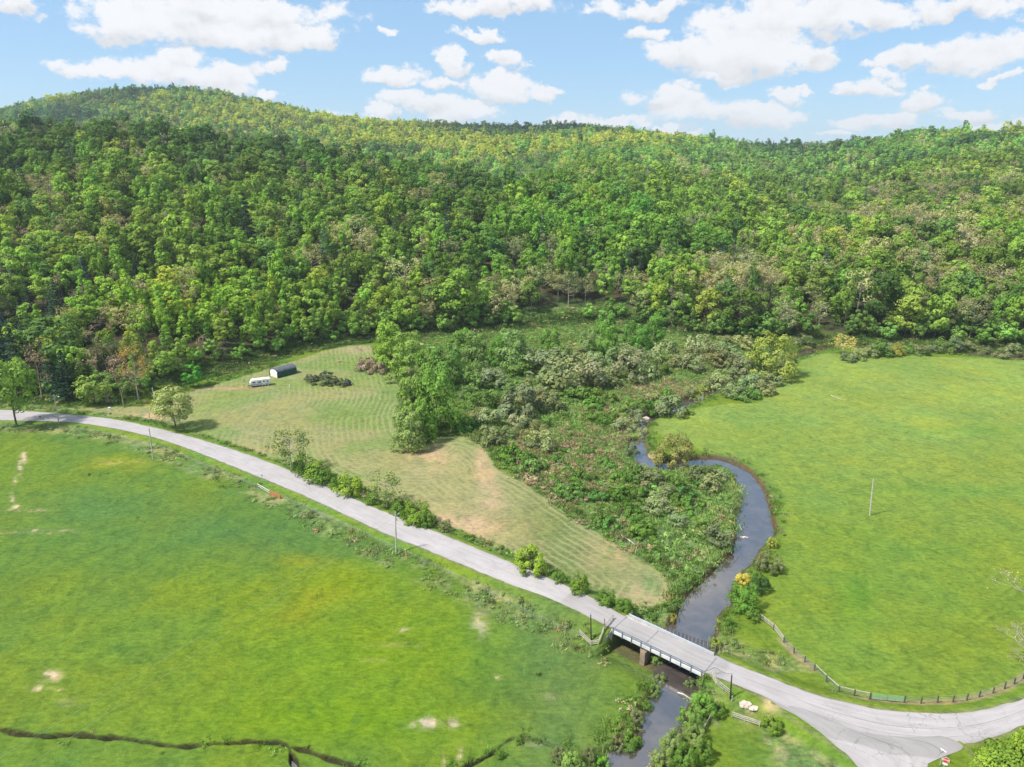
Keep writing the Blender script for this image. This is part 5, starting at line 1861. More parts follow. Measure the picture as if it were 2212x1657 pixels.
tt_[tus] = (.13, .215, .04)
br = np.zeros(nT)
for (a_, b_, c_, d_) in [(1230, 1000, 90, 40), (1300, 960, 70, 30), (1200, 1060, 80, 30), (1440, 845, 70, 20), (1330, 900, 60, 20), (1340, 1050, 50, 24), (1180, 960, 60, 20), (1300, 1135, 60, 14), (1350, 1180, 50, 14)]:
    br += np.exp(-((cpx - a_) / c_) ** 2 - ((cpy - b_) / d_) ** 2)
isb = (rngt.random(nT) < np.clip(br, 0, .5)) & inm
tt_[isb] = (.34, .27, .18)
dryb = (rngt.random(nT) < .08)
tt_[dryb] = (.40, .34, .20)
tt_ *= np.exp(rngt.normal(0, .22, (nT, 1))) * np.exp(rngt.normal(0, .07, (nT, 3)))
tp = np.where(rngt.random(nT) < .55, rngt.integers(1, 5, nT), rngt.integers(5, 8, nT))
ts = np.exp(rngt.normal(-.05, .25, nT)) * np.where(inm, 1.15, .8) * np.where(fedge, 1.3, 1) * np.where(tus, .62, 1)
tv.append(np.stack([cx0, cy0, cz0], 1))
tpart.append(np.zeros(nT, int))
nsrc = tb
scatter_o = scatter_object('undergrowth', np.vstack(tv), tf, tlv, tpart, [M_LEAF], padv(np.c_[tt_, np.ones(nT)], 1.0), padv(np.stack([ts * 1.1, ts * 1.1, ts * np.where(tp > 4, 1.0, .8)], 1), 1.0),
                           padv(np.stack([np.zeros(nT), np.zeros(nT), rngt.uniform(0, 6.28, nT)], 1), 0.0), padv(tp, 0), 7)
tag(scatter_o, 'rank grass, dead stems and weeds of marsh, banks and verges', 'undergrowth', kind='stuff')

# ------------------------------------------------------------------ bridge
BW = float(((N0 - S0) @ bnor + (N1 - S0) @ bnor) / 2)
BL = float(np.linalg.norm(S1 - S0))
BZ = 2.2
org = (S0[0] + bdir[0] * BL / 2, S0[1] + bdir[1] * BL / 2, -1.0)
bridge = empty('road_bridge', org, 'low concrete road bridge crossing the brown river', 'bridge')


def BP(s, q, z):
    p = S0 + bdir * s + bnor * q
    return (p[0], p[1], z)


def bslab(mb, s0, s1, q0, q1, z0, z1):
    v = [BP(s, q, z) for z in (z0, z1) for s, q in ((s0, q0), (s1, q0), (s1, q1), (s0, q1))]
    return mb.add(v, [(0, 3, 2, 1), (4, 5, 6, 7), (0, 1, 5, 4), (1, 2, 6, 5), (2, 3, 7, 6), (3, 0, 4, 7)])


bslab(MB(org), -.3, BL + .3, -.45, BW + .45, 1.80, 2.19).build('deck', M_CONC, bridge)
for i in range(5):
    q = .2 + i * (BW - .4) / 4
    bslab(MB(org), .0, BL, q - .15, q + .15, 1.15, 1.797).build('girder', M_BLUESTEEL, bridge)
bslab(MB(org), .05, BL + .1, -.62, -.453, 1.62, 2.26).build('fascia', M_CONCPALE, bridge)
sr_ = empty('guard_rail', (0, 0, 0), None, None)
sr_.parent = bridge
for i in range(10):
    s_ = .25 + i * (BL - .5) / 9
    bslab(MB(org), s_ - .06, s_ + .06, -.76, -.623, 1.45, 3.0).build('post', M_BLUESTEEL, sr_)
for z_, h_ in ((2.90, .08), (2.60, .04)):
    bslab(MB(org), .0, BL, -.62, -.54, z_ - h_, z_ + h_).build('rail', M_BLUESTEEL, sr_)
nr_ = empty('guard_rail', (0, 0, 0), None, None)
nr_.parent = bridge
sN0, sN1 = float((N0 - S0) @ bdir), float((N1 - S0) @ bdir)
bslab(MB(org), sN0, sN1, BW + .05, BW + .15, 2.55, 2.92).build('rail', M_GALV, nr_)
bslab(MB(org), sN0, sN1, BW + .08, BW + .16, 2.28, 2.44).build('rail', M_GALV, nr_)
for i in range(10):
    s_ = sN0 + .15 + i * (sN1 - sN0 - .3) / 9
    bslab(MB(org), s_ - .08, s_ + .08, BW + .21, BW + .36, 1.7, 2.90).build('post', M_BLUESTEEL, nr_)
for s0_, s1_ in ((-1.3, .02), (BL - .02, BL + 1.3)):
    bslab(MB(org), s0_, s1_, -.60, BW + .60, -2.0, 1.795).build('abutment', M_CONC, bridge)
# wing walls
gl_ = unproj(1303, 1391, .2)
gl = Vector((gl_[0], gl_[1], 0))
MB(org).add([BP(-.05, -.62, -1.4), (gl.x, gl.y, -.9), (gl.x, gl.y, .85), BP(-.05, -.62, 2.15), BP(-.45, -.30, -1.4), (gl.x - .2, gl.y + .5, -.9), (gl.x - .2, gl.y + .5, .85), BP(-.45, -.3, 2.15)],
            [(0, 1, 2, 3), (7, 6, 5, 4), (3, 2, 6, 7), (0, 3, 7, 4), (1, 5, 6, 2), (0, 4, 5, 1)]).build('wing_wall', M_CONC, bridge)
bslab(MB(org), BL + .0, BL + .55, -1.9, -.61, -2.0, 2.0).build('wing_wall', M_CONCDARK, bridge)
sp = float((unproj(1388, 1412, .6) - S0) @ bdir)
bslab(MB(org), sp - .5, sp + .5, -.9, BW + .5, -2.0, .9).build('pier', M_CONCDARK, bridge)
bslab(MB(org), sp - .65, sp + .65, -.75, BW + .3, .90, 1.147).build('pier_cap', M_CONCDARK, bridge)
for s_ in (.02, sp, BL - .02):
    bslab(MB(org), s_ - .035, s_ + .035, 0.1, BW - .1, 2.262, 2.292).build('joint', M_STRIPE, bridge)

# picket water-gap fence hung along the upstream side
pk0, pk1 = unproj(1408, 1345, 2.3), unproj(1580, 1406, 2.3)
pf = empty('picket_fence', (pk0[0], pk0[1], .6), 'dark picket water-gap fence hanging upstream of the bridge', 'fence')
po = (pk0[0], pk0[1], .6)
nP = 64
MB(po).beam((*pk0, 2.3), (*pk1, 2.3), .08, .08).build('rail', M_POST, pf)
for i in range(nP):
    f = i / (nP - 1)
    p = pk0 * (1 - f) + pk1 * f
    zt = 2.3 + prnd.uniform(-.05, .15)
    hh = 1.15 if f < .75 else 1.45
    MB(po).beam((p[0] + prnd.uniform(-.05, .05), p[1], zt), (p[0] + .05 + prnd.uniform(-.08, .08), p[1] + .02, zt - hh), .07, .05).build('picket', M_POST if i % 3 else M_WOOD, pf)


# ------------------------------------------------------------------ poles and posts
def uprightpx(bx, by, tx, ty, zbase=None):
    p = ground(bx, by)
    d = raydir(tx, ty)
    k_ = p.y / d[1]
    return p, Vector((d[0] * k_, p.y, CAMH + d[2] * k_))


def lerp(a, b, t):
    return a * (1 - t) + b * t


POLES = [(127, 914, 116.5, 852, M_POLE, 'pale utility pole with lamp arm beside the road at the left', True),
         (339, 882, 329, 838, M_POLE, 'short pale leaning pole behind the whitish flowering tree', False),
         (331, 992, 322, 925, M_POLE, 'grey utility pole in the meadow below the road bend', False),
         (856, 1196, 854, 1107, M_POLE, 'tall utility pole with crossarm at the middle of the road', True),
         (1879, 1113, 1886.5, 1036, M_POLE, 'lone pale utility pole standing in the right field', False),
         (1277, 1384, 1276, 1326, M_POLEDARK, 'dark pole by the broken fence left of the bridge', False),
         (1577, 1512, 1581, 1456, M_POLEDARK, 'dark pole by the broken fence right of the bridge', False)]
tops = []
for (bx, by, tx, ty, mt, lab, arm) in POLES:
    p, t = uprightpx(bx, by, tx, ty)
    tops.append(t)
    e = empty('utility_pole', p, lab, 'pole')
    o_ = tuple(p)
    dn_ = (t - p).normalized()
    r = .17 if mt is M_POLE else .12
    MB(o_).tube([p - dn_ * .6, lerp(p, t, .5), t], [r * 1.15, r, r * .75], 8).build('shaft', mt, e)
    if arm:
        c_ = t - dn_ * .5
        MB(o_).beam(c_ + Vector((-.9, 0, .0)), c_ + Vector((.9, 0.15, 0.0)), .10, .12).build('crossarm', M_POLE, e)
        for xx in (-.8, .8, 0.0):
            b_ = c_ + Vector((xx, .1 if xx > 0 else 0, .06)) if xx else t
            MB(o_).tube([b_, b_ + Vector((0, 0, .22))], .06, 6).build('insulator', M_GALV, e)
        if bx < 200:
            MB(o_).tube([c_ - dn_ * .9, c_ - dn_ * .7 + Vector((1.3, 0, .5))], .035, 5).build('lamp_arm', M_GALV, e)
            MB(o_).box(c_ - dn_ * .7 + Vector((1.45, 0, .45)), (.45, .25, .18)).build('lamp_head', M_WHITE, e)
        else:
            MB(o_).tube([c_ - dn_ * 1.6 + Vector((.28, 0, 0)), c_ - dn_ * .9 + Vector((.28, 0, 0))], .16, 8).build('transformer', M_GALV, e)
    elif mt is M_POLE:
        MB(o_).tube([t, t + Vector((0, 0, .25))], .06, 6).build('insulator', M_GALV, e)
        MB(o_).box(t - dn_ * .35 + Vector((.0, -.2, 0)), (.35, .12, .18)).build('bracket', M_GALV, e)
    else:
        MB(o_).tube([t - dn_ * .15, t - dn_ * .02], r * .95, 8).build('cap', M_GALV, e)
# two sagging conductors from the middle pole out over the meadow
for j, (dxx, px_) in enumerate(((-.8, (20, 1612)), (.8, (60, 1640)))):
    a = tops[3] + Vector((dxx, 0, -.2))
    d = raydir(*px_)
    zz = 9.0
    k_ = (zz - CAMH) / d[2]
    b = Vector((d[0] * k_, d[1] * k_, zz))
    b = a + (b - a) * 1.35
    pts = [lerp(a, b, i / 16) + Vector((0, 0, -1.2 * 4 * (i / 16) * (1 - i / 16))) for i in range(17)]
    tag(MB((0, 0, 0)).tube(pts, .016, 4).build('power_line', M_WIRE), ['upper power line crossing the left meadow to the middle pole', 'lower power line crossing the left meadow to the middle pole'][j], 'wire')

for (bx, by, tx, ty, r, mt, nm, lab) in [(1306, 1362, 1306, 1337, .06, M_POLEDARK, 'marker_post', 'thin dark post on the road shoulder left of the bridge'),
                                        (1546, 1458, 1546, 1441, .06, M_GALV, 'marker_post', 'thin grey post at the right end of the bridge rail'),
                                        (879, 1208, 875, 1187, .09, M_YELLOW, 'cable_marker', 'yellow marker post beside the middle utility pole'),
                                        (322, 903, 322, 892, .10, M_POST, 'gate_post', 'dark short post at the field entrance by the flowering tree'),
                                        (625, 838, 625, 831, .12, M_WHITE, 'marker_post', 'small white stub post in the mown grass below the shed'),
                                        (1736, 1236, 1736, 1236, .0, M_WHITE, '', '')]:
    if not nm:
        continue
    p, t = uprightpx(bx, by, tx, ty)
    e = empty(nm, p, lab, 'post')
    MB(tuple(p)).tube([p - Vector((0, 0, .3)), t], r, 8).build('shaft', mt, e)
    MB(tuple(p)).tube([t, t + Vector((0, 0, .06))], r * 1.25, 8).build('cap', M_WHITE if mt is M_YELLOW else mt, e)
for p_, q_ in ((1291, 1395),):
    pass
# slack cable between the bridge end, the grey post and the dark pole
c0 = Vector(BP(BL, -.7, 2.9))
_, c1 = uprightpx(1546, 1458, 1546, 1441)
pts = [lerp(c0, c1, i / 6) - Vector((0, 0, .15 * math.sin(math.pi * i / 6))) for i in range(7)] + [lerp(c1, tops[6], i / 6) - Vector((0, 0, .4 * math.sin(math.pi * i / 6))) for i in range(1, 7)]
tag(MB((0, 0, 0)).tube(pts, .03, 5).build('cable', M_POLEDARK), 'slack dark cable from the bridge rail to the right dark pole', 'cable')


# ------------------------------------------------------------------ fences
def fence(name, pix, label, hgt, postm, wires, railsegs=(), railm=None, spacing=None, pr=.07, gap=()):
    W_ = [ground(x, y) for x, y in pix]
    if spacing:
        a = resample(np.array([[p.x, p.y] for p in W_]), max(2, int(sum((W_[i + 1] - W_[i]).length for i in range(len(W_) - 1)) / spacing)))
        zz = height(a[:, 0], a[:, 1])
        W_ = [Vector((a[i, 0], a[i, 1], zz[i])) for i in range(len(a))]
    e = empty(name, W_[0], label, 'fence')
    o_ = tuple(W_[0])
    tp_ = []
    for p in W_:
        h = hgt * prnd.uniform(.92, 1.08)
        q = p + Vector((prnd.gauss(0, .04), prnd.gauss(0, .04), h))
        tp_.append(q)
        MB(o_).tube([p - Vector((0, 0, .4)), q], [pr * 1.1, pr], 6).build('post', postm, e)
    for i in range(len(W_) - 1):
        if i in gap:
            continue
        if i in railsegs:
            for f in (.35, .66, .95):
                MB(o_).beam(lerp(W_[i], tp_[i], f), lerp(W_[i + 1], tp_[i + 1], f + prnd.uniform(-.05, .05)), .06, .14).build('rail', railm, e)
    if wires:
        for f in np.linspace(.25, .95, wires):
            mb = MB(o_)
            for i in range(len(W_) - 1):
                if i in gap or i in railsegs:
                    continue
                mb.beam(lerp(W_[i], tp_[i], f), lerp(W_[i + 1], tp_[i + 1], f), .022, .022)
            if mb.v:
                mb.build('wire', M_WIRE, e)
    return W_, tp_


FW, FTp = fence('field_fence', FENCE, 'post and wire fence curving along the right field above the road', 1.35, M_POST, 4, (0, 1), M_WOOD, pr=.12, gap=(9,))
e = empty('top_rail', FW[4], 'weathered rails along the curved field fence left of the green gate', 'rail')
for i in (5, 6, 7, 8):
    MB(tuple(FW[4])).beam(lerp(FW[i], FTp[i], .93), lerp(FW[i + 1], FTp[i + 1], .93), .08, .12).build('rail', M_WOOD, e)
fence('rail_fence', [(1251, 1374), (1277, 1396), (1292, 1394), (1306, 1388), (1322, 1376)], 'leaning wooden rail fence left of the bridge abutment', 1.25, M_WOOD, 0, (0, 1, 2, 3), M_WOOD)
fence('rail_fence', [(1535, 1462), (1546, 1480), (1561, 1494), (1576, 1506)], 'curved wooden rail fence between the right abutment and dark pole', 1.25, M_WOOD, 0, (0, 1, 2), M_WOOD)
fence('rail_fence', [(1580, 1518), (1581, 1550), (1608, 1559), (1640, 1570)], 'low collapsed rail fence by the pale boulder right of the bridge', 1.15, M_WOOD, 0, (1, 2), M_WOOD)
fence('wire_fence', [(-60, 925), (60, 921), (135, 925), (190, 931), (250, 944), (300, 957), (360, 974), (430, 1002), (500, 1031), (556, 1054)], 'thin wire fence between left meadow and road, upper stretch', 1.1, M_WOOD, 3, spacing=5.5, pr=.05)
fence('wire_fence', [(612, 1078), (700, 1117), (800, 1163), (900, 1208), (1000, 1255), (1100, 1306), (1180, 1347), (1248, 1376)], 'thin wire fence between left meadow and road, bridge stretch', 1.1, M_WOOD, 3, spacing=4.0, pr=.05)

# green tubular gate
ga, gb = FW[9], FW[10]
ge = empty('field_gate', ga, 'green tubular steel double gate in the right field fence', 'gate')
mid = lerp(ga, gb, .5)
for a, b in ((lerp(ga, gb, .03), lerp(ga, gb, .495)), (lerp(ga, gb, .505), lerp(ga, gb, .97))):
    lf = bpy.data.objects.new('gate_leaf', None)
    col.objects.link(lf)
    lf.parent = ge
    for z_ in (.20, .40, .60, .80, 1.0, 1.22):
        MB(tuple(ga)).tube([a + Vector((0, 0, z_)), b + Vector((0, 0, z_))], .034, 6).build('bar', M_GREENGATE, lf)
    for c_ in (a, b, lerp(a, b, .5)):
        MB(tuple(ga)).tube([c_ + Vector((0, 0, .17)), c_ + Vector((0, 0, 1.25))], .04, 6).build('stile', M_GREENGATE, lf)

# orange barrier panel and white drop gate by the road
a, b = ground(584, 1069), ground(606, 1078)
oe = empty('barrier_panel', a, 'rusty orange slatted barrier panel at the meadow gateway by the road', 'barrier')
for z_ in (.25, .55, .85, 1.15):
    MB(tuple(a)).beam(a + Vector((0, 0, z_)), b + Vector((0, 0, z_)), .06, .24).build('board', M_ORANGE, oe)
for f in (0, .33, .66, 1):
    c_ = lerp(a, b, f)
    MB(tuple(a)).beam(c_ + Vector((0, .06, -.2)), c_ + Vector((0, .06, 1.35)), .10, .08).build('post', M_RUST, oe)
a, b = ground(557, 1053), ground(583, 1068)
oe = empty('pole_gate', a, 'white pole gate beside the orange barrier panel', 'gate')
MB(tuple(a)).tube([a + Vector((0, 0, 1.1)), b + Vector((0, 0, 1.05))], .06, 6).build('bar', M_WHITE, oe)
MB(tuple(a)).tube([a + Vector((0, 0, .5)), b + Vector((0, 0, .5))], .04, 6).build('bar', M_WHITE, oe)
for c_ in (a, b):
    MB(tuple(a)).tube([c_ - Vector((0, 0, .3)), c_ + Vector((0, 0, 1.2))], .07, 6).build('post', M_WOOD, oe)
# little roadside sign
p, t = uprightpx(566, 1042, 565.5, 1024)
se = empty('roadside_sign', p, 'small grey diamond sign on a thin post by the road', 'sign')
MB(tuple(p)).tube([p - Vector((0, 0, .3)), t], .04, 6).build('post', M_GALV, se)
MB(tuple(p)).add([t + Vector(v_) for v_ in ((0, -.06, .0), (.38, -.06, -.38), (0, -.06, -.76), (-.38, -.06, -.38), (0, -.03, 0), (.38, -.03, -.38), (0, -.03, -.76), (-.38, -.03, -.38))],
                 [(0, 3, 2, 1), (4, 5, 6, 7), (0, 1, 5, 4), (1, 2, 6, 5), (2, 3, 7, 6), (3, 0, 4, 7)]).build('plate', M_GALV, se)


# ------------------------------------------------------------------ stop sign and street-name sign
def text_obj(name, body, size, mat, parent, M, extr=.004):
    cu = bpy.data.curves.new(name, 'FONT')
    cu.body = body
    cu.size = size
    cu.align_x = 'CENTER'
    cu.align_y = 'CENTER'
    cu.extrude = extr
    cu.offset = size * .02
    tmp = bpy.data.objects.new('tmp', cu)
    col.objects.link(tmp)
    bpy.context.view_layer.update()
    me = bpy.data.meshes.new_from_object(tmp.evaluated_get(bpy.context.evaluated_depsgraph_get()))
    bpy.data.objects.remove(tmp)
    bpy.data.curves.remove(cu)
    me.materials.clear()
    me.materials.append(mat)
    ob = bpy.data.objects.new(name, me)
    col.objects.link(ob)
    ob.parent = parent
    ob.matrix_local = M
    return ob


from mathutils import Matrix
pS = ground(2036, 1672)
st = empty('stop_sign', pS, 'red octagonal STOP sign with white plate below, at the junction', 'sign')
ang_ = math.atan2(-pS.x, pS.y) * .75          # turned towards the side road
MS = Matrix.Rotation(ang_, 4, 'Z') @ Matrix.Rotation(math.pi / 2, 4, 'X')
MB((0, 0, 0)).tube([(0, 0.07, -.4), (0, .07, 3.1)], .045, 8).build('post', M_GALV, st)


def plate(name, pts2, th, mat, M, off):
    n = len(pts2)
    v = [(x, y, off + th) for x, y in pts2] + [(x, y, off) for x, y in pts2]
    f = [tuple(range(n)), tuple(range(2 * n - 1, n - 1, -1))] + [(i, i + n, (i + 1) % n + n, (i + 1) % n) for i in range(n)]
    mb = MB((0, 0, 0))
    mb.add([M @ Vector(q) for q in v], f)
    return mb.build(name, mat, st)


oc = lambda r: [(r * math.cos(math.pi / 8 + k_ * math.pi / 4), r * math.sin(math.pi / 8 + k_ * math.pi / 4)) for k_ in range(8)]
MT = Matrix.Translation((0, 0, 2.6)) @ MS
plate('border', oc(.50), .012, M_WHITE, MT, .0)
plate('face', oc(.46), .006, M_RED, MT, .0125)
text_obj('lettering', 'STOP', .36, M_WHITE, st, MT @ Matrix.Translation((0, 0, .022)))
MT2 = Matrix.Translation((0, 0, 1.88)) @ MS
plate('lower_plate', [(-.32, -.17), (.32, -.17), (.32, .17), (-.32, .17)], .012, M_WHITE, MT2, .0)

pN = ground(2030, 1654)
ns = empty('street_name_sign', pN, 'crossed green street-name blades on a post above the stop sign', 'sign')
MB((0, 0, 0)).tube([(0, 0, -.4), (0, 0, 2.75)], .04, 8).build('post', M_GALV, ns)
for a_, z_ in ((.5, 2.68), (2.1, 2.9)):
    MB((0, 0, 0)).beam((-.42 * math.cos(a_), -.42 * math.sin(a_), z_), (.42 * math.cos(a_), .42 * math.sin(a_), z_), .02, .18).build('name_blade', M_GREENSIGN if z_ < 2.8 else M_WHITE, ns)


# ------------------------------------------------------------------ shed
A_, B_, C_ = ground(600, 817), ground(641.5, 806), ground(583, 809)
ax1 = (B_ - A_)
ax1.z = 0
SLn = ax1.length
ax1.normalize()
ax2 = Vector((-ax1.y, ax1.x, 0))
SWd = 5.6
sz = max(A_.z, B_.z)
so = (A_.x, A_.y, sz - .1)
shed = empty('storage_shed', so, 'dark green round-roofed storage shed with white end wall', 'shed')


def SP(s, q, z):
    p = A_ + ax1 * s + ax2 * q
    return (p.x, p.y, sz + z)


prof_ = [(0, -.4), (0, 2.1), (.12, 2.5), (.5, 2.95), (1.2, 3.3), (2.0, 3.5), (2.8, 3.58), (3.6, 3.5), (4.4, 3.3), (5.1, 2.95), (5.48, 2.5), (5.6, 2.1), (5.6, -.4)]


def shedshell(mb, i0, i1, th, s0, s1):
    for i in range(i0, i1):
        (q0, z0), (q1, z1) = prof_[i], prof_[i + 1]
        n_ = Vector((0, z1 - z0, -(q1 - q0)))
        n_.normalize()
        nq, nz = -n_.y, -n_.z
        v = [SP(s, q0, z0) for s in (s0, s1)] + [SP(s, q1, z1) for s in (s0, s1)] + [SP(s, q0 + nq * th, z0 + nz * th) for s in (s0, s1)] + [SP(s, q1 + nq * th, z1 + nz * th) for s in (s0, s1)]
        mb.add(v, [(0, 2, 3, 1), (4, 5, 7, 6), (0, 1, 5, 4), (2, 6, 7, 3), (0, 4, 6, 2), (1, 3, 7, 5)])
    return mb


shedshell(MB(so), 0, 2, .06, 0, SLn).build('wall', M_GREENSHED, shed)
shedshell(MB(so), 10, 12, .06, 0, SLn).build('wall', M_GREENSHED, shed)
shedshell(MB(so), 2, 10, .06, -.15, SLn + .15).build('roof', M_GREYROOF, shed)
for s_, mt in ((.12, M_WHITE), (SLn - .12, M_GREENSHED)):
    mb = MB(so)
    v = [SP(s_ - .03, q * .97 + .07, z * .985) for q, z in prof_] + [SP(s_ + .03, q * .97 + .07, z * .985) for q, z in prof_]
    n_ = len(prof_)
    mb.add(v, [tuple(range(n_)), tuple(range(2 * n_ - 1, n_ - 1, -1))] + [(i, i + n_, (i + 1) % n_ + n_, (i + 1) % n_) for i in range(n_)])
    mb.build('end_wall', mt, shed)
for i in range(7):
    s_ = SLn * i / 6
    mb = MB(so)
    mb.tube([SP(s_, q - .03 if q < 2.8 else q + .03, z + .04) for q, z in prof_[1:-1]], .06, 5)
    mb.build('rib', M_STRIPE, shed)
for q in (-.05, 5.65):
    MB(so).tube([SP(-.15, q, -.4), SP(-.15, q, 2.15)], .10, 6).build('frame_post', M_POST, shed)
for q0_, q1_ in ((.35, 2.75), (2.85, 5.25)):
    MB(so).beam(SP(.06, (q0_ + q1_) / 2, .0), SP(.06, (q0_ + q1_) / 2, 2.3), .04, q1_ - q0_ - .1, up=tuple(ax2)).build('door', M_WHITE, shed)

# ------------------------------------------------------------------ travel trailer
A_, B_ = ground(541, 838), ground(586, 832.5)
ax1 = B_ - A_
ax1.z = 0
TL = ax1.length
ax1.normalize()
ax2 = Vector((-ax1.y, ax1.x, 0))
tzb = max(A_.z, B_.z)
to = (A_.x, A_.y, tzb)
tr = empty('travel_trailer', to, 'white travel trailer with blue-grey stripes parked left of the shed', 'trailer')


def TP(s, q, z):
    p = A_ + ax1 * s + ax2 * q
    return Vector((p.x, p.y, tzb + z))


def tslab(mb, s0, s1, q0, q1, z0, z1):
    v = [TP(s, q, z) for z in (z0, z1) for s, q in ((s0, q0), (s1, q0), (s1, q1), (s0, q1))]
    return mb.add(v, [(0, 3, 2, 1), (4, 5, 6, 7), (0, 1, 5, 4), (1, 2, 6, 5), (2, 3, 7, 6), (3, 0, 4, 7)])


TWd = 2.5
pr_ = [(.0, .95), (.0, 1.75), (.55, 2.75), (1.0, 2.95), (TL - .35, 2.95), (TL, 2.6), (TL, .75), (TL - .6, .62), (1.2, .62)]
mb = MB(to)
n_ = len(pr_)
mb.add([TP(s, 0, z) for s, z in pr_] + [TP(s, TWd, z) for s, z in pr_], [tuple(range(n_)), tuple(range(2 * n_ - 1, n_ - 1, -1))] + [(i, i + n_, (i + 1) % n_ + n_, (i + 1) % n_) for i in range(n_)])
mb.build('body', M_WHITE, tr, .05)
tslab(MB(to), .12, TL - .05, -.012, -.002, .95, 1.17).build('stripe', M_STRIPE, tr)
tslab(MB(to), .3, TL * .55, -.012, -.002, 1.30, 1.38).build('stripe', M_STRIPE, tr)
for s0_, s1_, z0_, z1_ in ((.9, 2.1, 1.65, 2.25), (2.9, 4.3, 1.6, 2.25), (6.2, 7.1, 1.65, 2.2)):
    fr_ = tslab(MB(to), s0_, s1_, -.05, -.003, z0_, z1_).build('window', M_GALV, tr)
    tslab(MB(to), s0_ + .08, s1_ - .08, -.065, -.051, z0_ + .08, z1_ - .08).build('pane', M_GLASSDK, fr_)
dr_ = tslab(MB(to), 4.9, 5.6, -.04, -.003, .75, 2.55).build('door', M_WHITE, tr)
tslab(MB(to), 5.0, 5.5, -.055, -.041, 1.75, 2.35).build('window', M_GLASSDK, dr_)
tslab(MB(to), .03, .06, .4, 2.1, 1.45, 1.46).build('gutter', M_GALV, tr)
for s_, q_, sx in ((2.4, 1.2, .8), (5.4, 1.2, .5), (7.0, 1.2, .4)):
    tslab(MB(to), s_, s_ + sx, q_ - .35, q_ + .35, 2.952, 3.15).build('roof_vent', M_WHITE, tr)
for s_ in (TL * .58, TL * .72, TL * .86):
    w_ = MB(to).tube([TP(s_, -.03, .36), TP(s_, .25, .36)], .36, 14).build('wheel', M_BLACK, tr)
    MB(to).tube([TP(s_, -.06, .36), TP(s_, -.035, .36)], .19, 10).build('rim', M_WHITE, w_)
mb = MB(to)
mb.beam(TP(.6, .5, .60), TP(-1.1, 1.25, .55), .12, .12)
mb.beam(TP(.6, 2.0, .60), TP(-1.1, 1.25, .55), .12, .12)
mb.build('hitch', M_BLACK, tr)
MB(to).tube([TP(-.9, 1.25, -.1), TP(-.9, 1.25, .8)], .05, 6).build('jack', M_GALV, tr)
tslab(MB(to), .4, TL - .4, .3, TWd - .3, .45, .60).build('chassis', M_BLACK, tr)

# meter post by the trailer
p, t = uprightpx(527, 838, 527, 820)
e = empty('meter_post', p, 'dark meter post with grey box left of the trailer', 'post')
MB(tuple(p)).tube([p - Vector((0, 0, .3)), t], .10, 6).build('shaft', M_POST, e)
MB(tuple(p)).box(lerp(p, t, .55) + Vector((.18, -.15, 0)), (.4, .25, .6)).build('meter_box', M_GALV, e)

# mailbox and small roadside things
p = ground(88, 908)
e = empty('mailbox', p, 'black mailbox on a wooden post at the left roadside', 'mailbox')
MB(tuple(p)).beam(p - Vector((0, 0, .3)), p + Vector((0, 0, 1.15)), .12, .12).build('post', M_WOOD, e)
mb = MB(tuple(p))
pf_ = [(-.17, 0), (.17, 0), (.17, .2), (.12, .32), (0, .37), (-.12, .32), (-.17, .2)]
mb.add([p + Vector((-.32, a, 1.15 + b)) for a, b in pf_] + [p + Vector((.32, a, 1.15 + b)) for a, b in pf_], [tuple(range(7)), tuple(range(13, 6, -1))] + [(i, i + 7, (i + 1) % 7 + 7, (i + 1) % 7) for i in range(7)])
mb.build('box', M_BLACK, e)
p = ground(237, 886)
e = empty('utility_box', p, 'small white utility pedestal by the road under the pinkish tree', 'utility box')
MB(tuple(p)).box(p + Vector((0, 0, .45)), (.7, .5, 1.1), .3).build('housing', M_WHITE, e, .04)
MB(tuple(p)).box(p + Vector((0, 0, 1.04)), (.8, .6, .08), .3).build('lid', M_WHITE, e)


def rock(name, px_, py_, sx, sy, sz_, label, mat, seed, z=None, group=None):
    import bmesh
    bm = bmesh.new()
    bmesh.ops.create_icosphere(bm, subdivisions=3, radius=1.0)
    r_ = np.random.default_rng(seed)
    offs = r_.normal(0, 1, (6, 3))
    for v in bm.verts:
        k_ = 1 + sum(.09 * math.sin(3 * (v.co.x * o[0] + v.co.y * o[1] + v.co.z * o[2]) + i) for i, o in enumerate(offs))
        v.co = Vector((v.co.x * sx * k_, v.co.y * sy * k_, v.co.z * sz_ * k_))
    me = bpy.data.meshes.new(name)
    bm.to_mesh(me)
    bm.free()
    me.materials.append(mat)
    p = ground(px_, py_)
    if z is not None:
        q = unproj(px_, py_, z)
        p = Vector((q[0], q[1], z))
    return tag(link(name, me, None, (p.x, p.y, p.z + sz_ * .25)), label, 'rock', group)


rock('boulder', 1393, 906, 1.6, 1.0, .8, 'larger pale boulder at the head of the narrow river', M_ROCK, 1, WATER_Z)
rock('boulder', 1383, 910, 1.8, .9, .6, 'flat pale boulder left of the larger one in the river', M_ROCK, 2, WATER_Z)
rock('boulder', 1611, 1526, 1.0, .7, .6, 'white lumpy boulder on the weedy bank right of the bridge', M_ROCK, 3)
rock('boulder', 1628, 1533, .8, .5, .35, 'low tan boulder right of the white lumpy one', M_ROCK, 4)
rock('stone', 1607, 1161, .9, .3, .2, 'pale flat stone breaking the surface of the wide river', M_ROCK, 5, WATER_Z - .03)
rock('boulder', 732, 782, 1.0, .8, .6, 'dark grey boulder in the grass above the bramble patch', M_CONCDARK, 6)
rock('stone', 98, 905, .5, .3, .3, 'whitish stone beside the mailbox', M_ROCK, 7)
rock('stone', 109, 905, .5, .3, .3, 'second whitish stone right of the mailbox', M_ROCK, 8)

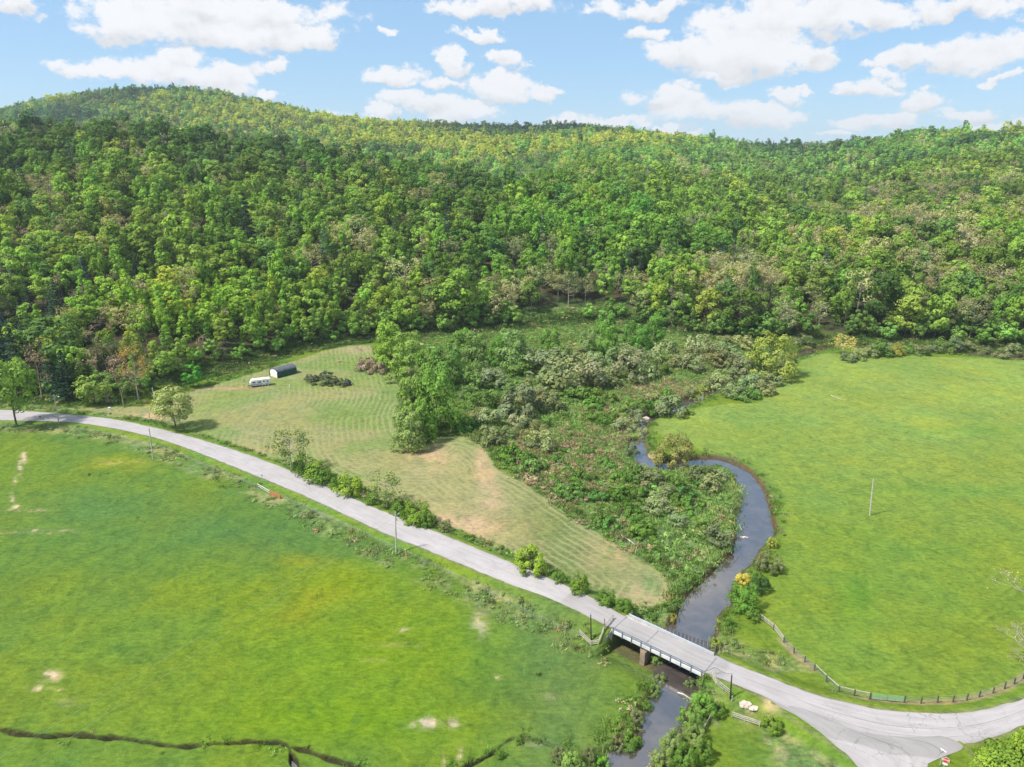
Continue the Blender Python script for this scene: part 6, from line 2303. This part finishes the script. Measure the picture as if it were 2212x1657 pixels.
# old implement at the end of the bramble patch
p = ground(750, 832)
im = empty('farm_implement', p, 'rusty dark farm wagon frame at the right end of the bramble patch', 'farm machine')
io = tuple(p)
for y_ in (-.7, .7):
    MB(io).beam(p + Vector((-1.9, y_, .75)), p + Vector((2.2, y_ * .8, .72)), .12, .16).build('frame', M_BLACK, im)
for x_ in (-1.6, -.4, .8, 1.9):
    MB(io).beam(p + Vector((x_, -.9, .85)), p + Vector((x_, .9, .85)), .14, .10).build('crossbar', M_GALV if x_ > 1 or x_ < -1 else M_RUST, im)
for x_ in (-1.4, 1.5):
    for y_ in (-1.0, 1.0):
        MB(io).tube([p + Vector((x_, y_ - .1, .42)), p + Vector((x_, y_ + .1, .42))], .42, 12).build('wheel', M_BLACK, im)
MB(io).box(p + Vector((.2, 0, 1.05)), (1.2, 1.0, .35), .1).build('seat_box', M_STRIPE, im)


# drift logs and branches
def branch(name, pts, r, label, mat, z=None):
    W_ = []
    for q in pts:
        if z is None:
            g_ = ground(q[0], q[1])
            W_.append(g_ + Vector((0, 0, q[2] if len(q) > 2 else .15)))
        else:
            u_ = unproj(q[0], q[1], z + (q[2] if len(q) > 2 else 0))
            W_.append(Vector((u_[0], u_[1], z + (q[2] if len(q) > 2 else 0))))
    o_ = tuple(W_[0])
    mb = MB(o_)
    mb.tube(W_, np.linspace(r, r * .35, len(W_)), 6)
    for i in range(1, len(W_)):
        c_ = W_[i]
        L__ = (W_[-1] - W_[0]).length * .25
        mb.tube([c_, c_ + Vector((prnd.uniform(-1, 1), prnd.uniform(-1, 1), prnd.uniform(0, .7))).normalized() * L__], [r * .45, r * .12], 4)
    ob = mb.build(name, mat)
    ob.location = o_
    return tag(ob, label, 'branch')


M_DRIFT = simple('bleached_driftwood', (.50, .46, .40), .9, var=.2)
branch('driftwood_log', [(1389, 1515, .1), (1385, 1527, .1), (1380, 1540, .1)], .10, 'bleached stick lying at the left water edge below the bridge', M_DRIFT, WATER_Z)
branch('driftwood_log', [(1464, 1496, .3), (1477, 1500, .5), (1492, 1510, .8)], .12, 'bleached branch reaching over the water under the willow', M_DRIFT, WATER_Z)
branch('fallen_branch', [(1508, 1612, .2), (1513, 1595, .6), (1522, 1575, .9), (1532, 1556, .6)], .20, 'thick fallen grey-brown limb among the lower bank willows', M_WOOD)
branch('fallen_branch', [(1497, 1618, .2), (1506, 1606, .4), (1514, 1596, .5)], .13, 'shorter fallen limb beside the thick one', M_WOOD)
branch('driftwood_log', [(1450, 1640, .2), (1458, 1630, .4), (1468, 1622, .4)], .10, 'grey broken twigs in the lowest willow over the river', M_DRIFT, WATER_Z)
branch('fallen_branch', [(1795, 855, .1), (1806, 860, .2), (1822, 865, .15)], .16, 'fallen branch lying alone in the right field', M_WOOD)
branch('driftwood_log', [(1342, 1158, .3), (1360, 1170, .3), (1372, 1178, .2)], .2, 'grey driftwood log in the lower marsh', M_DRIFT)
branch('driftwood_log', [(1188, 1008, .3), (1210, 1003, .4), (1232, 996, .3)], .15, 'pale fallen stem across the upper dead weeds', M_DRIFT)

# ------------------------------------------------------------------ air
HZ = 0.00008
mh, nh = material('haze_air')
vol = nh.n('ShaderNodeVolumePrincipled', {'Color': (.80, .90, 1.0, 1), 'Density': HZ, 'Anisotropy': 0.2})
nh.n('ShaderNodeOutputMaterial', {'Volume': vol.outputs[0]})
if HZ > 0:
    hz = MB((0, 0, 0)).box((0, 2600, 180), (15000, 8000, 500)).build('haze', mh)
    # bottom a metre below the lowest ground, top above the highest crown
    zb, zt_ = float(Z.min()) - 1.0, 330.0
    for v in hz.data.vertices:
        v.co.z = zb if v.co.z < 0 else zt_
    tag(hz, kind='stuff')
